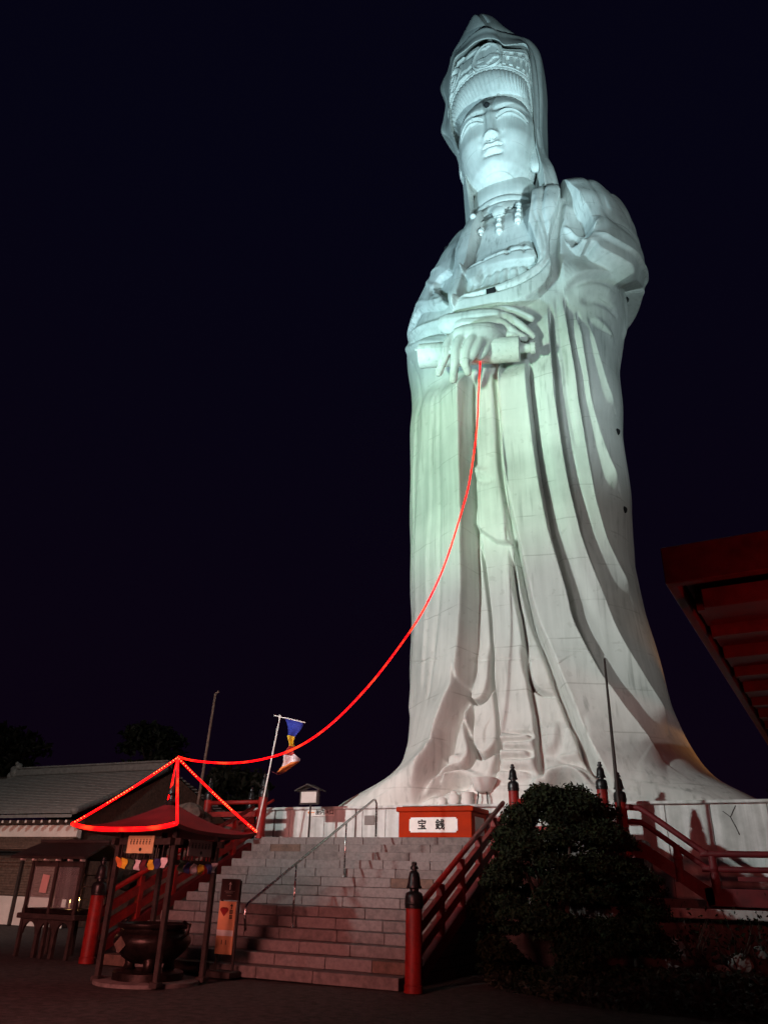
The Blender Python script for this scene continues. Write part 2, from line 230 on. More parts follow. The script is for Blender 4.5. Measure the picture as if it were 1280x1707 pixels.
# cloth edges, folds and layers on the body: (angle round the body, height in metres)
FOLDS = [
    ('step',[(-0.14,14.5),(-0.15,12.12),(-0.16,9.85),(-0.15,8.4),(-0.16,6.52),(-0.19,5.42),(-0.22,4.05),(-0.3,2.65),(-0.39,1.67),(-0.28,0.65),(-0.19,0.0)],0.85,-1,0.06,1.3,0.25),
    ('ridge',[(-0.59,14.42),(-0.64,12.1),(-0.8,8.97),(-0.85,6.55),(-0.85,4.52),(-1.02,2.72)],0.08,0.25),
    ('step',[(-0.45,14.6),(-0.5,11.02),(-0.57,7.9),(-0.59,5.47),(-0.7,3.25)],0.07,-1,0.1,0.5,0),
    ('ridge',[(-0.37,14.22),(-0.4,10.45),(-0.4,7.17),(-0.46,5.0),(-0.58,2.82)],-0.05,0.1),
    ('step',[(-0.76,14.92),(-0.84,12.02),(-0.91,8.8),(-0.92,6.4)],0.06,-1,0.1,0.5,0),
    ('poly',[(-0.02,15.55),(-0.04,13.6),(-0.06,11.8),(-0.08,10.57),(-0.11,10.22),(-0.1,9.32),(-0.1,8.88),(-0.12,8.35),(-0.07,8.1),(-0.01,7.82),(0.04,7.57),(0.19,7.45),(0.17,8.47),(0.14,9.75),(0.12,12.0),(0.1,15.32)],0.3,0.07,0.1,0.5),
    ('ridge',[(-0.12,10.4),(-0.06,10.12),(0.0,10.02)],0.1,0.12),
    ('ridge',[(-0.1,10.1),(-0.04,9.77),(0.05,9.67)],-0.08,0.12),
    ('step',[(0.08,14.25),(0.11,12.1),(0.11,10.1),(0.15,8.7),(0.2,7.35),(0.21,6.5),(0.23,5.55),(0.25,4.72),(0.32,3.57),(0.37,1.87),(0.3,0.62),(0.26,0.22)],0.6,1,0.06,1.1,0.3),
    ('step',[(0.28,14.37),(0.32,12.05),(0.34,10.02),(0.4,8.22),(0.45,6.72),(0.48,5.57),(0.48,4.75),(0.57,3.55),(0.67,2.47),(0.74,1.5),(0.8,0.92)],0.4,-1,0.05,0.8,0.36),
    ('step',[(0.41,14.22),(0.42,11.47),(0.45,9.67),(0.53,8.17),(0.59,6.82),(0.64,5.67),(0.68,4.75)],0.1,1,0.16,0.5,0),
    ('step',[(0.48,16.5),(0.49,14.32),(0.53,11.6),(0.57,9.57),(0.65,7.97),(0.71,6.67),(0.77,5.62),(0.83,4.52),(0.94,3.7),(1.04,2.85),(1.12,1.92)],0.36,-1,0.05,0.7,0.36),
    ('step',[(0.62,16.9),(0.66,15.07),(0.69,13.87),(0.74,12.07),(0.78,10.25),(0.86,8.62),(0.99,7.25),(1.16,5.85)],0.32,-1,0.05,0.6,0.34),
    ('step',[(0.76,16.35),(0.82,14.12),(0.88,12.57),(1.0,10.77),(1.21,9.62)],0.32,-1,0.06,0.6,0.36),
    ('step',[(0.91,16.2),(0.97,15.15),(1.05,14.07),(1.14,13.37),(1.32,12.7)],0.28,-1,0.06,0.6,0.3),
    ('ridge',[(0.55,16.92),(0.6,14.17),(0.64,12.2),(0.68,10.62)],-0.05,0.08),
    ('ridge',[(0.54,13.32),(0.59,11.5),(0.65,9.52),(0.77,7.92),(0.87,6.47)],-0.04,0.1),
    ('step',[(-0.08,8.07),(-0.06,7.25),(-0.05,6.62),(-0.04,5.0),(-0.06,3.45),(-0.05,2.45),(-0.05,1.8),(-0.01,0.42)],0.16,1,0.035,0.4,0.34),
    ('step',[(0.1,7.52),(0.11,6.52),(0.11,5.75),(0.13,4.9),(0.13,2.87),(0.12,1.92),(0.04,0.42)],0.16,-1,0.035,0.4,0.34),
    ('ridge',[(-0.08,7.32),(-0.09,5.15),(-0.1,4.02)],-0.06,0.12),
    ('ridge',[(0.19,7.15),(0.19,5.37),(0.2,4.07)],-0.06,0.12),
    ('step',[(-0.26,3.87),(-0.26,3.15),(-0.24,2.9),(-0.18,2.82),(-0.13,2.97),(-0.09,3.42),(-0.06,4.47)],0.18,1,0.035,0.4,0.3),
    ('step',[(-0.27,2.45),(-0.23,1.8),(-0.16,1.37),(-0.11,1.22),(-0.08,1.42),(-0.06,1.77)],0.16,1,0.035,0.4,0.34),
    ('step',[(0.14,4.38),(0.14,3.6),(0.16,3.2),(0.21,2.9),(0.3,2.8)],0.18,1,0.035,0.4,0.3),
    ('step',[(0.11,1.65),(0.12,1.32),(0.14,1.2),(0.19,1.4),(0.27,2.12)],0.12,1,0.08,0.4,0.04),
    ('step',[(-0.26,3.3),(-0.25,1.87),(-0.16,0.97),(-0.21,0.87),(-0.25,0.75),(-0.21,0.4),(-0.19,0.07)],0.3,-1,0.035,0.5,0.28),
    ('ridge',[(-0.35,1.02),(-0.31,1.12),(-0.25,1.15),(-0.22,1.05),(-0.21,0.95)],0.14,0.09),
    ('step',[(0.37,2.07),(0.34,1.57),(0.27,0.97)],0.22,-1,0.07,0.5,0.05),
    ('ridge',[(0.16,1.12),(0.21,1.1),(0.29,1.1)],0.1,0.08),
    ('ridge',[(0.15,1.02),(0.24,0.97),(0.28,0.72)],-0.08,0.08),
    ('ridge',[(-0.05,1.8),(0.08,1.75),(0.09,1.65),(0.07,1.52),(-0.03,1.55),(-0.04,1.45),(-0.03,1.32),(0.06,1.27),(0.06,1.15),(0.05,1.02),(-0.02,1.07),(-0.03,0.95),(-0.01,0.77),(0.03,0.77),(0.04,0.62),(0.03,0.52),(-0.01,0.52)],-0.2,0.06),
    ('step',[(-0.05,1.95),(-0.04,1.37),(-0.02,0.75),(-0.01,0.32)],0.12,1,0.06,0.6,0),
    ('step',[(0.11,1.9),(0.08,1.32),(0.05,0.7),(0.03,0.25)],0.12,-1,0.06,0.6,0),
    ('ridge',[(-0.18,0.17),(-0.22,0.5),(-0.22,0.67),(-0.19,0.8),(-0.12,0.75),(-0.05,0.57),(-0.01,0.27),(-0.01,0.12)],0.4,0.1),
    ('ridge',[(-0.15,0.2),(-0.18,0.5),(-0.17,0.6),(-0.15,0.67),(-0.1,0.62),(-0.05,0.47),(-0.02,0.2)],-0.5,0.16),
    ('ridge',[(0.02,0.17),(0.05,0.47),(0.09,0.65),(0.14,0.72),(0.18,0.7),(0.19,0.5),(0.18,0.27)],0.38,0.1),
    ('ridge',[(0.04,0.2),(0.07,0.42),(0.12,0.55),(0.15,0.52),(0.15,0.3)],-0.46,0.16),
    ('poly',[(-1.09,25.2),(-0.39,22.1),(-0.23,19.62),(-0.19,18.6),(-0.18,17.57),(-0.14,17.42),(-0.21,16.6),(-0.27,17.22),(-0.36,19.07),(-0.55,20.92),(-0.6,22.65),(-1.29,25.05)],0.42,0.07,0.06,0.3),
    ('ridge',[(-1.3,25.02),(-0.62,21.8),(-0.37,19.5),(-0.25,17.77)],-0.06,0.08),
    ('poly',[(0.19,20.27),(0.32,18.88),(0.37,18.3),(0.32,17.82),(0.17,17.5),(0.0,17.4),(-0.16,17.5),(-0.21,17.07),(-0.2,16.6),(0.02,16.45),(0.25,16.4),(0.44,16.9),(0.5,17.65),(0.47,18.45),(0.41,19.92),(0.51,21.45),(0.58,22.6),(0.52,23.9),(0.22,23.9),(0.19,22.2)],0.48,0.07,0.08,0.3),
    ('ridge',[(0.74,24.55),(0.32,21.9),(0.31,20.57),(0.44,18.88),(0.46,18.25),(0.4,17.6),(0.21,17.12),(0.0,17.15),(-0.16,17.32)],-0.12,0.08),
    ('ridge',[(0.23,22.05),(0.23,20.9),(0.36,19.38),(0.42,18.5),(0.37,17.9),(0.18,17.52)],-0.05,0.06),
    ('poly',[(-0.24,18.82),(-0.2,19.05),(-0.14,19.12),(-0.02,19.3),(0.09,19.45),(0.29,19.25),(0.37,18.4),(0.22,18.45),(0.12,18.57),(-0.04,18.6),(-0.1,18.12),(-0.17,18.27)],0.26,0.06,0.08,0.22),
    ('ridge',[(-0.24,18.85),(-0.12,18.97),(0.08,19.15),(0.33,18.95)],-0.07,0.07),
    ('ridge',[(0.05,19.75),(0.1,18.85)],-0.1,0.06),
    ('ridge',[(0.18,19.6),(0.24,18.7)],-0.06,0.05),
    ('ridge',[(-0.13,19.52),(-0.06,18.92)],-0.05,0.05),
    ('ridge',[(-0.05,18.75),(-0.06,18.35),(-0.08,18.0)],-0.1,0.06),
    ('ridge',[(-0.01,18.72),(-0.01,18.3),(-0.01,17.9)],-0.1,0.06),
    ('ridge',[(0.04,18.7),(0.04,18.25),(0.04,17.8)],-0.1,0.06),
    ('ridge',[(0.11,18.55),(0.11,18.22),(0.12,17.85)],-0.1,0.06),
    ('ridge',[(0.18,18.45),(0.2,18.15),(0.21,17.9)],-0.1,0.06),
    ('ridge',[(0.25,18.45),(0.27,18.3),(0.29,18.15)],-0.1,0.06),
    ('ridge',[(-0.08,18.27),(0.01,18.5),(0.17,18.3),(0.3,18.27)],0.06,0.12),
    ('step',[(0.6,22.32),(0.54,21.2),(0.51,19.45),(0.55,18.2),(0.6,17.22)],0.2,1,0.1,0.6,0.06),
    ('poly',[(0.66,25.4),(0.64,22.0),(0.67,21.22),(0.75,20.35),(0.79,19.47),(0.74,19.0),(0.68,18.82),(0.6,19.22),(0.53,19.65),(0.53,19.65),(0.62,18.97),(0.73,18.55),(0.81,18.8),(0.85,18.47),(0.98,18.25),(1.12,18.1),(1.29,18.0),(1.67,18.92),(1.6,18.75),(2.4,18.4),(2.9,18.6),(2.9,25.4)],0.62,0.1,0.25,0.6),
    ('ridge',[(0.54,20.15),(0.63,19.67),(0.72,19.45),(0.8,19.62),(0.88,20.17)],0.16,0.1),
    ('ridge',[(0.8,19.32),(0.89,19.22),(1.03,18.97),(1.25,18.95),(1.7,19.57),(1.7,19.02)],0.14,0.1),
    ('ridge',[(1.07,22.77),(1.32,22.47),(1.43,21.45),(1.55,20.77)],-0.14,0.18),
    ('ridge',[(1.21,22.62),(1.38,21.6),(1.55,21.05)],0.1,0.15),
    ('ridge',[(1.14,22.67),(1.22,21.05),(1.55,20.8),(1.57,20.2)],-0.12,0.18),
    ('ridge',[(0.92,20.88),(1.02,19.95),(1.44,20.05),(1.66,19.92)],-0.1,0.16),
    ('ridge',[(1.06,23.42),(0.91,21.97),(0.95,20.55)],-0.06,0.1),
    ('step',[(0.6,16.97),(0.66,17.35),(0.73,17.57),(0.86,17.8),(1.0,18.0),(1.17,18.1),(1.36,18.1)],0.35,1,0.12,0.9,0.05),
    ('ridge',[(0.72,17.0),(0.84,17.4),(1.03,17.6),(1.26,17.6)],0.08,0.2),
    ('ridge',[(0.79,16.65),(0.97,16.95),(1.2,17.02),(1.42,16.95)],-0.1,0.16),
    ('ridge',[(0.96,16.17),(1.18,16.1),(1.39,15.72)],0.08,0.16),
    ('ridge',[(1.7,19.22),(1.67,18.4),(1.71,17.65),(1.6,16.57)],0.1,0.2),
    ('poly',[(-2.9,18.6),(-1.9,18.2),(-0.96,18.1),(-0.9,18.5),(-0.62,18.02),(-0.39,17.52),(-0.29,17.62),(-0.41,18.27),(-0.6,18.92),(-0.64,19.5),(-0.47,19.38),(-0.46,19.72),(-0.64,21.5),(-1.37,24.8),(-0.42,25.4),(-2.9,25.4)],0.22,0.12,0.18,0.5),
    ('ridge',[(-0.97,18.42),(-0.95,18.75),(-0.95,19.05),(-0.49,17.95),(-0.36,17.97),(-0.53,18.77),(-0.95,19.97),(-0.95,20.42),(-0.64,20.05)],0.05,0.1),
    ('ridge',[(-0.95,19.2),(-0.95,20.07),(-0.94,21.3)],-0.08,0.14),
    ('ridge',[(-0.53,18.38),(-0.67,19.0),(-0.56,19.32)],-0.08,0.08),
    ('ridge',[(-1.01,17.75),(-0.7,17.4),(-0.49,17.15),(-0.38,17.05),(-0.3,16.85)],0.12,0.14),
    ('ridge',[(-0.95,17.2),(-0.65,16.92),(-0.4,16.6),(-0.29,16.27)],-0.12,0.1),
    ('ridge',[(-1.18,17.47),(-0.84,16.92),(-0.52,16.35),(-0.34,15.95)],0.1,0.16),
    ('ridge',[(-0.99,16.55),(-0.78,14.97),(-0.76,13.4)],-0.06,0.1),
    ('ridge',[(-0.95,4.47),(-0.56,4.2),(-0.3,4.05)],-0.035,0.035),
    ('ridge',[(-0.26,4.02),(0.03,3.9),(0.29,3.82)],-0.03,0.035),
    ('ridge',[(0.35,3.85),(0.55,3.85),(0.67,3.9)],-0.035,0.035),
]
# ------------------------------------------------------------------ the statue
SX, SY, SZ = -6.2, 23.6, 3.37
def stone_material():
    m = material('white_concrete', (0.70, 0.71, 0.68), rough=0.78, var=0.05, scale=0.5, bump=0.12, bscale=7.0, streak=0.10)
    nt = m.node_tree; L = nt.links; b = nt.nodes['Principled BSDF']; src = b.inputs['Base Color'].links[0].from_socket
    geo = nt.nodes.new('ShaderNodeNewGeometry'); sep = nt.nodes.new('ShaderNodeSeparateXYZ'); L.new(geo.outputs['Position'], sep.inputs['Vector'])
    def mul(a, fac_socket, dark):
        mx = nt.nodes.new('ShaderNodeMix'); mx.data_type = 'RGBA'; mx.blend_type = 'MULTIPLY'; L.new(fac_socket, mx.inputs['Factor']); L.new(a, mx.inputs['A']); mx.inputs['B'].default_value = (*dark, 1); return mx.outputs['Result']
    def math_(op, a, v=None):
        n = nt.nodes.new('ShaderNodeMath'); n.operation = op
        if hasattr(a, 'links'): L.new(a, n.inputs[0])
        else: n.inputs[0].default_value = a
        if v is not None:
            if hasattr(v, 'links'): L.new(v, n.inputs[1])
            else: n.inputs[1].default_value = v
        return n.outputs[0]
    def noise(scale, detail=6, vec=None):
        n = nt.nodes.new('ShaderNodeTexNoise'); n.inputs['Scale'].default_value = scale; n.inputs['Detail'].default_value = detail; L.new(vec if vec is not None else geo.outputs['Position'], n.inputs['Vector']); return n.outputs['Fac']
    def ramp(fac, lo, hi):
        n = nt.nodes.new('ShaderNodeMapRange'); n.inputs['From Min'].default_value = lo; n.inputs['From Max'].default_value = hi; L.new(fac, n.inputs['Value']); return n.outputs['Result']
    # pour joints of the concrete, broken by noise
    zl = math_('FRACT', math_('ADD', math_('MULTIPLY', sep.outputs['Z'], 0.78), math_('MULTIPLY', noise(0.7, 2), 0.05)))
    line = math_('MULTIPLY', ramp(zl, 0.035, 0.0), ramp(noise(1.3, 3), 0.42, 0.62)); src = mul(src, math_('MULTIPLY', line, 1.0), (0.62, 0.62, 0.60))
    # grey weather patches and dark runs
    src = mul(src, math_('MULTIPLY', ramp(noise(0.33, 8), 0.48, 0.64), 0.75), (0.68, 0.70, 0.70))
    mp = nt.nodes.new('ShaderNodeMapping'); mp.inputs['Scale'].default_value = (3.2, 3.2, 0.16); L.new(geo.outputs['Position'], mp.inputs['Vector'])
    src = mul(src, math_('MULTIPLY', math_('MULTIPLY', ramp(noise(2.2, 5, mp.outputs['Vector']), 0.55, 0.70), ramp(noise(0.45, 3), 0.42, 0.60)), 0.85), (0.58, 0.59, 0.58))
    # small repairs
    src = mul(src, math_('MULTIPLY', ramp(noise(3.4, 2), 0.66, 0.70), 0.35), (0.70, 0.70, 0.68))
    L.new(src, b.inputs['Base Color'])
    return m
stone = stone_material()
statue = thing('standing_statue', (SX, SY, SZ), 'colossal white robed standing statue with veil holding a scroll, floodlit on the plinth', 'statue')
def seg_dist(U, Z, pts, closed=False):
    best = np.full(U.shape, 1e9); side = np.zeros(U.shape); n = len(pts); inside = np.zeros(U.shape, bool); pre = np.zeros(U.shape); tot = 0.0
    for i in range(n if closed else n - 1):
        ax, az = pts[i]; bx, bz = pts[(i + 1) % n]; dx, dz = bx - ax, bz - az; L = math.hypot(dx, dz)
        if L < 1e-6: continue
        t = np.clip(((U - ax)*dx + (Z - az)*dz)/(L*L), 0, 1); qx = U - ax - t*dx; qz = Z - az - t*dz; d = np.hypot(qx, qz)
        m = d < best; best = np.where(m, d, best); side = np.where(m, np.sign(dx*(Z - az) - dz*(U - ax)), side)
        pre = np.where(m, tot + t*L, pre); tot += L
        if closed:
            c = ((az > Z) != (bz > Z)) & (U < (bx - ax)*(Z - az)/(bz - az + 1e-12) + ax); inside ^= c
    return best, side, inside, pre, tot
def smooth_line(pts, k=2):
    p = [tuple(q) for q in pts]
    for _ in range(k):
        if len(p) < 3: return p
        q = [p[0]]
        for a, b in zip(p[:-1], p[1:]): q += [(0.75*a[0] + 0.25*b[0], 0.75*a[1] + 0.25*b[1]), (0.25*a[0] + 0.75*b[0], 0.25*a[1] + 0.75*b[1])]
        p = q + [p[-1]]
    return p
def build_robe():
    Wf = lambda z: np.interp(z, _G, 0.5*(_A + _F))
    ph = np.concatenate([np.linspace(-1.95, 1.95, 800), np.linspace(1.95, 2*math.pi - 1.95, 62)[1:-1]])
    zz = np.concatenate([np.linspace(0.0, 5.0, 260), np.linspace(5.0, 25.25, 720)[1:]])
    PH, ZZ = np.meshgrid(ph, zz); B = body_point(PH, ZZ)
    du = body_point(PH + 0.01, ZZ) - body_point(PH - 0.01, ZZ); dv = body_point(PH, np.clip(ZZ + 0.05, 0, 25.3)) - body_point(PH, np.clip(ZZ - 0.05, 0, 25.3))
    N = np.cross(du, dv); N /= np.linalg.norm(N, axis=-1, keepdims=True) + 1e-9
    if N[300, 400, 1] > 0: N = -N
    U = np.where(PH > math.pi, PH - 2*math.pi, PH)*Wf(ZZ)
    D = np.zeros(U.shape)
    for f in FOLDS:
        kind = f[0]; pts = [(a*float(Wf(z)), z) for a, z in f[1]]; pts = smooth_line(pts, 2) if kind != 'poly' else smooth_line(pts + [pts[0]], 1)[:-1]
        P = np.array(pts); mar = 2.0 if kind == 'step' else 0.8
        r0, r1 = np.searchsorted(zz, [P[:, 1].min() - mar, P[:, 1].max() + mar]); sl = slice(max(r0, 0), r1)
        u, z = U[sl], ZZ[sl]
        if kind == 'poly':
            d, s, ins, _, _ = seg_dist(u, z, pts, True); _, _, h, e, puff, pw = f
            di = np.where(ins, d, 0); D[sl] += np.where(ins, h*sstep(di/e) + puff*(1 - np.exp(-di/pw)), 0)
        elif kind == 'step':
            d, s, _, pre, tot = seg_dist(u, z, pts); _, _, h, side, w, fall, gr = f
            sd = d*s*side; end = sstep(pre/min(1.2, tot*0.3) + 0.05)*sstep((tot - pre)/min(0.9, tot*0.3) + 0.15)
            amp = np.where(sd > -w, sstep((sd + w)/(2*w)), 0)*np.exp(-np.clip(sd, 0, 9)/fall)
            D[sl] += end*(h*amp - gr*np.exp(-((sd + 1.6*w)/(1.2*w))**2))
        else:
            d, s, _, pre, tot = seg_dist(u, z, pts); _, _, h, w = f
            end = sstep(pre/min(0.5, tot*0.3) + 0.1)*sstep((tot - pre)/min(0.5, tot*0.3) + 0.1)
            D[sl] += h*end*np.exp(-(d/w)**2)
    # formwork waviness
    D += 0.012*np.sin(ZZ*2.1 + 3*np.sin(PH*2.3)) + 0.010*np.sin(PH*13 + ZZ*0.6)
    D *= np.where(np.abs(np.where(PH > math.pi, PH - 2*math.pi, PH)) > 2.3, 0.3, 1.0)
    D *= sstep((24.0 - ZZ)/0.9)
    # front and side train tips curl: keep the hem standing on the plinth
    P = B + N*D[..., None]; P[0, :, 2] = 0.0; P[:, :, 2] = np.maximum(P[:, :, 2], 0.0)
    return big_mesh('robe', P, stone, statue), PH, ZZ, P, N
robe, R_PH, R_ZZ, R_P, R_N = build_robe()
# measured outlines of the head, veil, hands and necklace (metres, local to the statue base)
HE = [(-0.82, -2.0, 22.44), (-0.93, -1.9, 23.8), (-1.11, -1.7, 25.36), (-1.23, -1.6, 26.85), (-1.54, -1.6, 28.12), (-1.76, -1.6, 29.21), (-1.81, -1.6, 30.14), (-1.82, -1.65, 31.01), (-1.77, -1.7, 31.67), (-1.67, -1.8, 32.25), (-1.53, -1.95, 32.93), (-1.3, -2.1, 33.46), (-0.72, -2.35, 33.32), (-0.13, -2.55, 33.27), (0.47, -2.65, 32.97), (0.96, -2.7, 32.42), (1.19, -2.6, 32.07), (1.62, -2.3, 32.27), (2.0, -2.0, 32.45), (2.1, -1.8, 31.96), (2.06, -1.7, 31.19), (2.02, -1.6, 30.44), (1.98, -1.5, 28.98), (1.97, -1.5, 27.69), (1.98, -1.5, 26.44), (2.1, -1.6, 25.29), (2.21, -1.8, 24.39), (2.25, -2.0, 23.02)]
HS = [(-1.42, -0.9, 23.48), (-1.51, -0.7, 24.98), (-1.71, -0.3, 27.07), (-2.04, -0.1, 28.96), (-2.38, 0.0, 30.64), (-2.84, 0.0, 31.46), (-2.72, 0.0, 32.36), (-2.61, 0.0, 33.59), (-2.88, 0.0, 34.68), (-2.78, 0.0, 35.24), (-2.4, -0.1, 35.82), (-2.07, -0.4, 36.48), (-1.45, -0.8, 36.78), (-0.98, -1.1, 37.15), (-0.56, -1.35, 37.46), (-0.22, -1.45, 37.22), (0.38, -1.4, 36.6), (0.86, -1.1, 35.82), (1.31, -0.7, 35.4), (1.91, -0.3, 35.2), (2.26, 0.0, 34.63), (2.32, 0.0, 33.59), (2.24, 0.0, 32.17), (2.13, 0.0, 30.36), (2.04, 0.0, 28.61), (2.11, -0.2, 27.22), (2.49, -0.9, 25.37), (2.67, -1.2, 23.9)]
HI = [(-1.31, -1.15, 27.93), (-1.39, -1.2, 28.92), (-1.39, -1.35, 29.67), (-1.21, -1.6, 29.84), (-0.93, -1.85, 29.95), (-0.52, -2.1, 29.91), (-0.02, -2.3, 29.73), (0.56, -2.42, 29.43), (1.18, -2.35, 29.16), (1.58, -2.1, 29.01), (1.68, -1.75, 28.79), (1.74, -1.45, 28.46), (1.79, -1.2, 27.91), (1.77, -1.1, 27.33), (1.72, -1.05, 26.72)]
HO = [(-1.64, -1.1, 28.14), (-1.81, -1.2, 29.18), (-1.9, -1.3, 30.29), (-1.79, -1.5, 30.91), (-1.48, -1.8, 31.28), (-0.95, -2.1, 31.4), (-0.24, -2.4, 31.26), (0.48, -2.55, 30.92), (1.12, -2.5, 30.56), (1.62, -2.25, 30.25), (1.89, -1.9, 30.02), (1.89, -1.5, 29.39), (1.88, -1.2, 28.2), (1.87, -1.1, 27.3), (1.91, -1.05, 26.59)]
HAND_UP = {'palm': [(-1.27, -3.75, 16.08, 0.42), (-0.64, -3.85, 15.79, 0.5), (0.0, -3.9, 15.64, 0.5), (0.44, -3.9, 15.59, 0.42)], 'palm2': [(-0.59, -4.0, 15.49, 0.4), (0.04, -4.05, 15.22, 0.42), (0.37, -4.0, 15.32, 0.36)], 'index': [(0.44, -3.85, 15.96, 0.26), (0.84, -3.75, 16.0, 0.22), (1.23, -3.65, 15.81, 0.2), (1.62, -3.5, 15.55, 0.16)], 'middle': [(0.46, -3.95, 15.65, 0.26), (0.87, -3.9, 15.55, 0.23), (1.29, -3.8, 15.14, 0.21), (1.64, -3.6, 14.73, 0.16)], 'ring': [(0.38, -4.0, 15.48, 0.25), (0.76, -4.0, 15.22, 0.22), (1.1, -3.95, 14.8, 0.2), (1.42, -3.8, 14.55, 0.16)], 'little': [(0.22, -4.05, 15.29, 0.24), (0.55, -4.05, 15.02, 0.2), (0.86, -4.0, 14.74, 0.18), (1.15, -3.95, 14.58, 0.14)]}
HAND_LO = {'palm': [(0.57, -4.0, 14.79, 0.4), (0.33, -4.45, 14.58, 0.44), (-0.02, -4.7, 14.48, 0.42), (-0.39, -4.85, 14.46, 0.36)], 'palm2': [(0.36, -4.3, 14.48, 0.38), (0.11, -4.6, 14.28, 0.36)], 'index': [(-0.56, -4.85, 14.52, 0.27), (-0.81, -5.0, 14.19, 0.22), (-0.92, -5.05, 13.64, 0.2), (-1.2, -4.9, 13.16, 0.14)], 'middle': [(-0.3, -4.85, 14.44, 0.27), (-0.49, -5.05, 13.95, 0.23), (-0.55, -5.1, 13.34, 0.2), (-0.7, -4.9, 12.75, 0.15)], 'ring': [(0.02, -4.8, 14.32, 0.26), (-0.14, -5.0, 13.82, 0.22), (-0.25, -5.0, 13.32, 0.2), (-0.25, -4.75, 13.03, 0.16)], 'little': [(0.22, -4.65, 14.31, 0.25), (0.1, -4.85, 13.8, 0.21), (-0.06, -4.9, 13.47, 0.19), (-0.33, -4.9, 13.26, 0.15)], 'thumb': [(0.4, -4.3, 14.42, 0.26), (0.29, -4.55, 13.86, 0.2), (0.13, -4.6, 13.63, 0.17)]}
NK = [(-1.31, 24.92), (-1.27, 25.0), (-0.88, 24.85), (-0.68, 24.72), (-0.55, 24.62), (-0.44, 24.55), (-0.33, 24.42), (-0.24, 24.37), (-0.06, 22.72), (-0.07, 24.42), (0.03, 24.52), (0.13, 24.62), (0.24, 24.7), (0.42, 24.87)]
PEND = [[(-1.33, 24.9), (-1.15, 24.62), (-0.92, 24.12), (-0.36, 21.92), (-0.31, 21.5), (-0.28, 21.2)], [(-0.15, 22.27), (-0.13, 21.95), (-0.1, 21.55), (-0.09, 21.27), (-0.07, 21.0), (-0.06, 20.77)], [(0.03, 22.72), (0.05, 22.2), (0.06, 21.82), (0.06, 21.52), (0.07, 21.25), (0.08, 21.0)]]
VENT = [(0.04, 17.07), (-0.87, 21.62), (1.01, 23.45), (1.68, 18.57), (1.36, 12.12), (1.34, 9.17)]
CREASE_A = [(0.40,3.6),(0.47,3.0),(0.55,3.0),(0.62,3.2),(0.68,3.5)]
CREASE_B = [(0.52,4.2),(0.55,3.7),(0.56,3.1)]
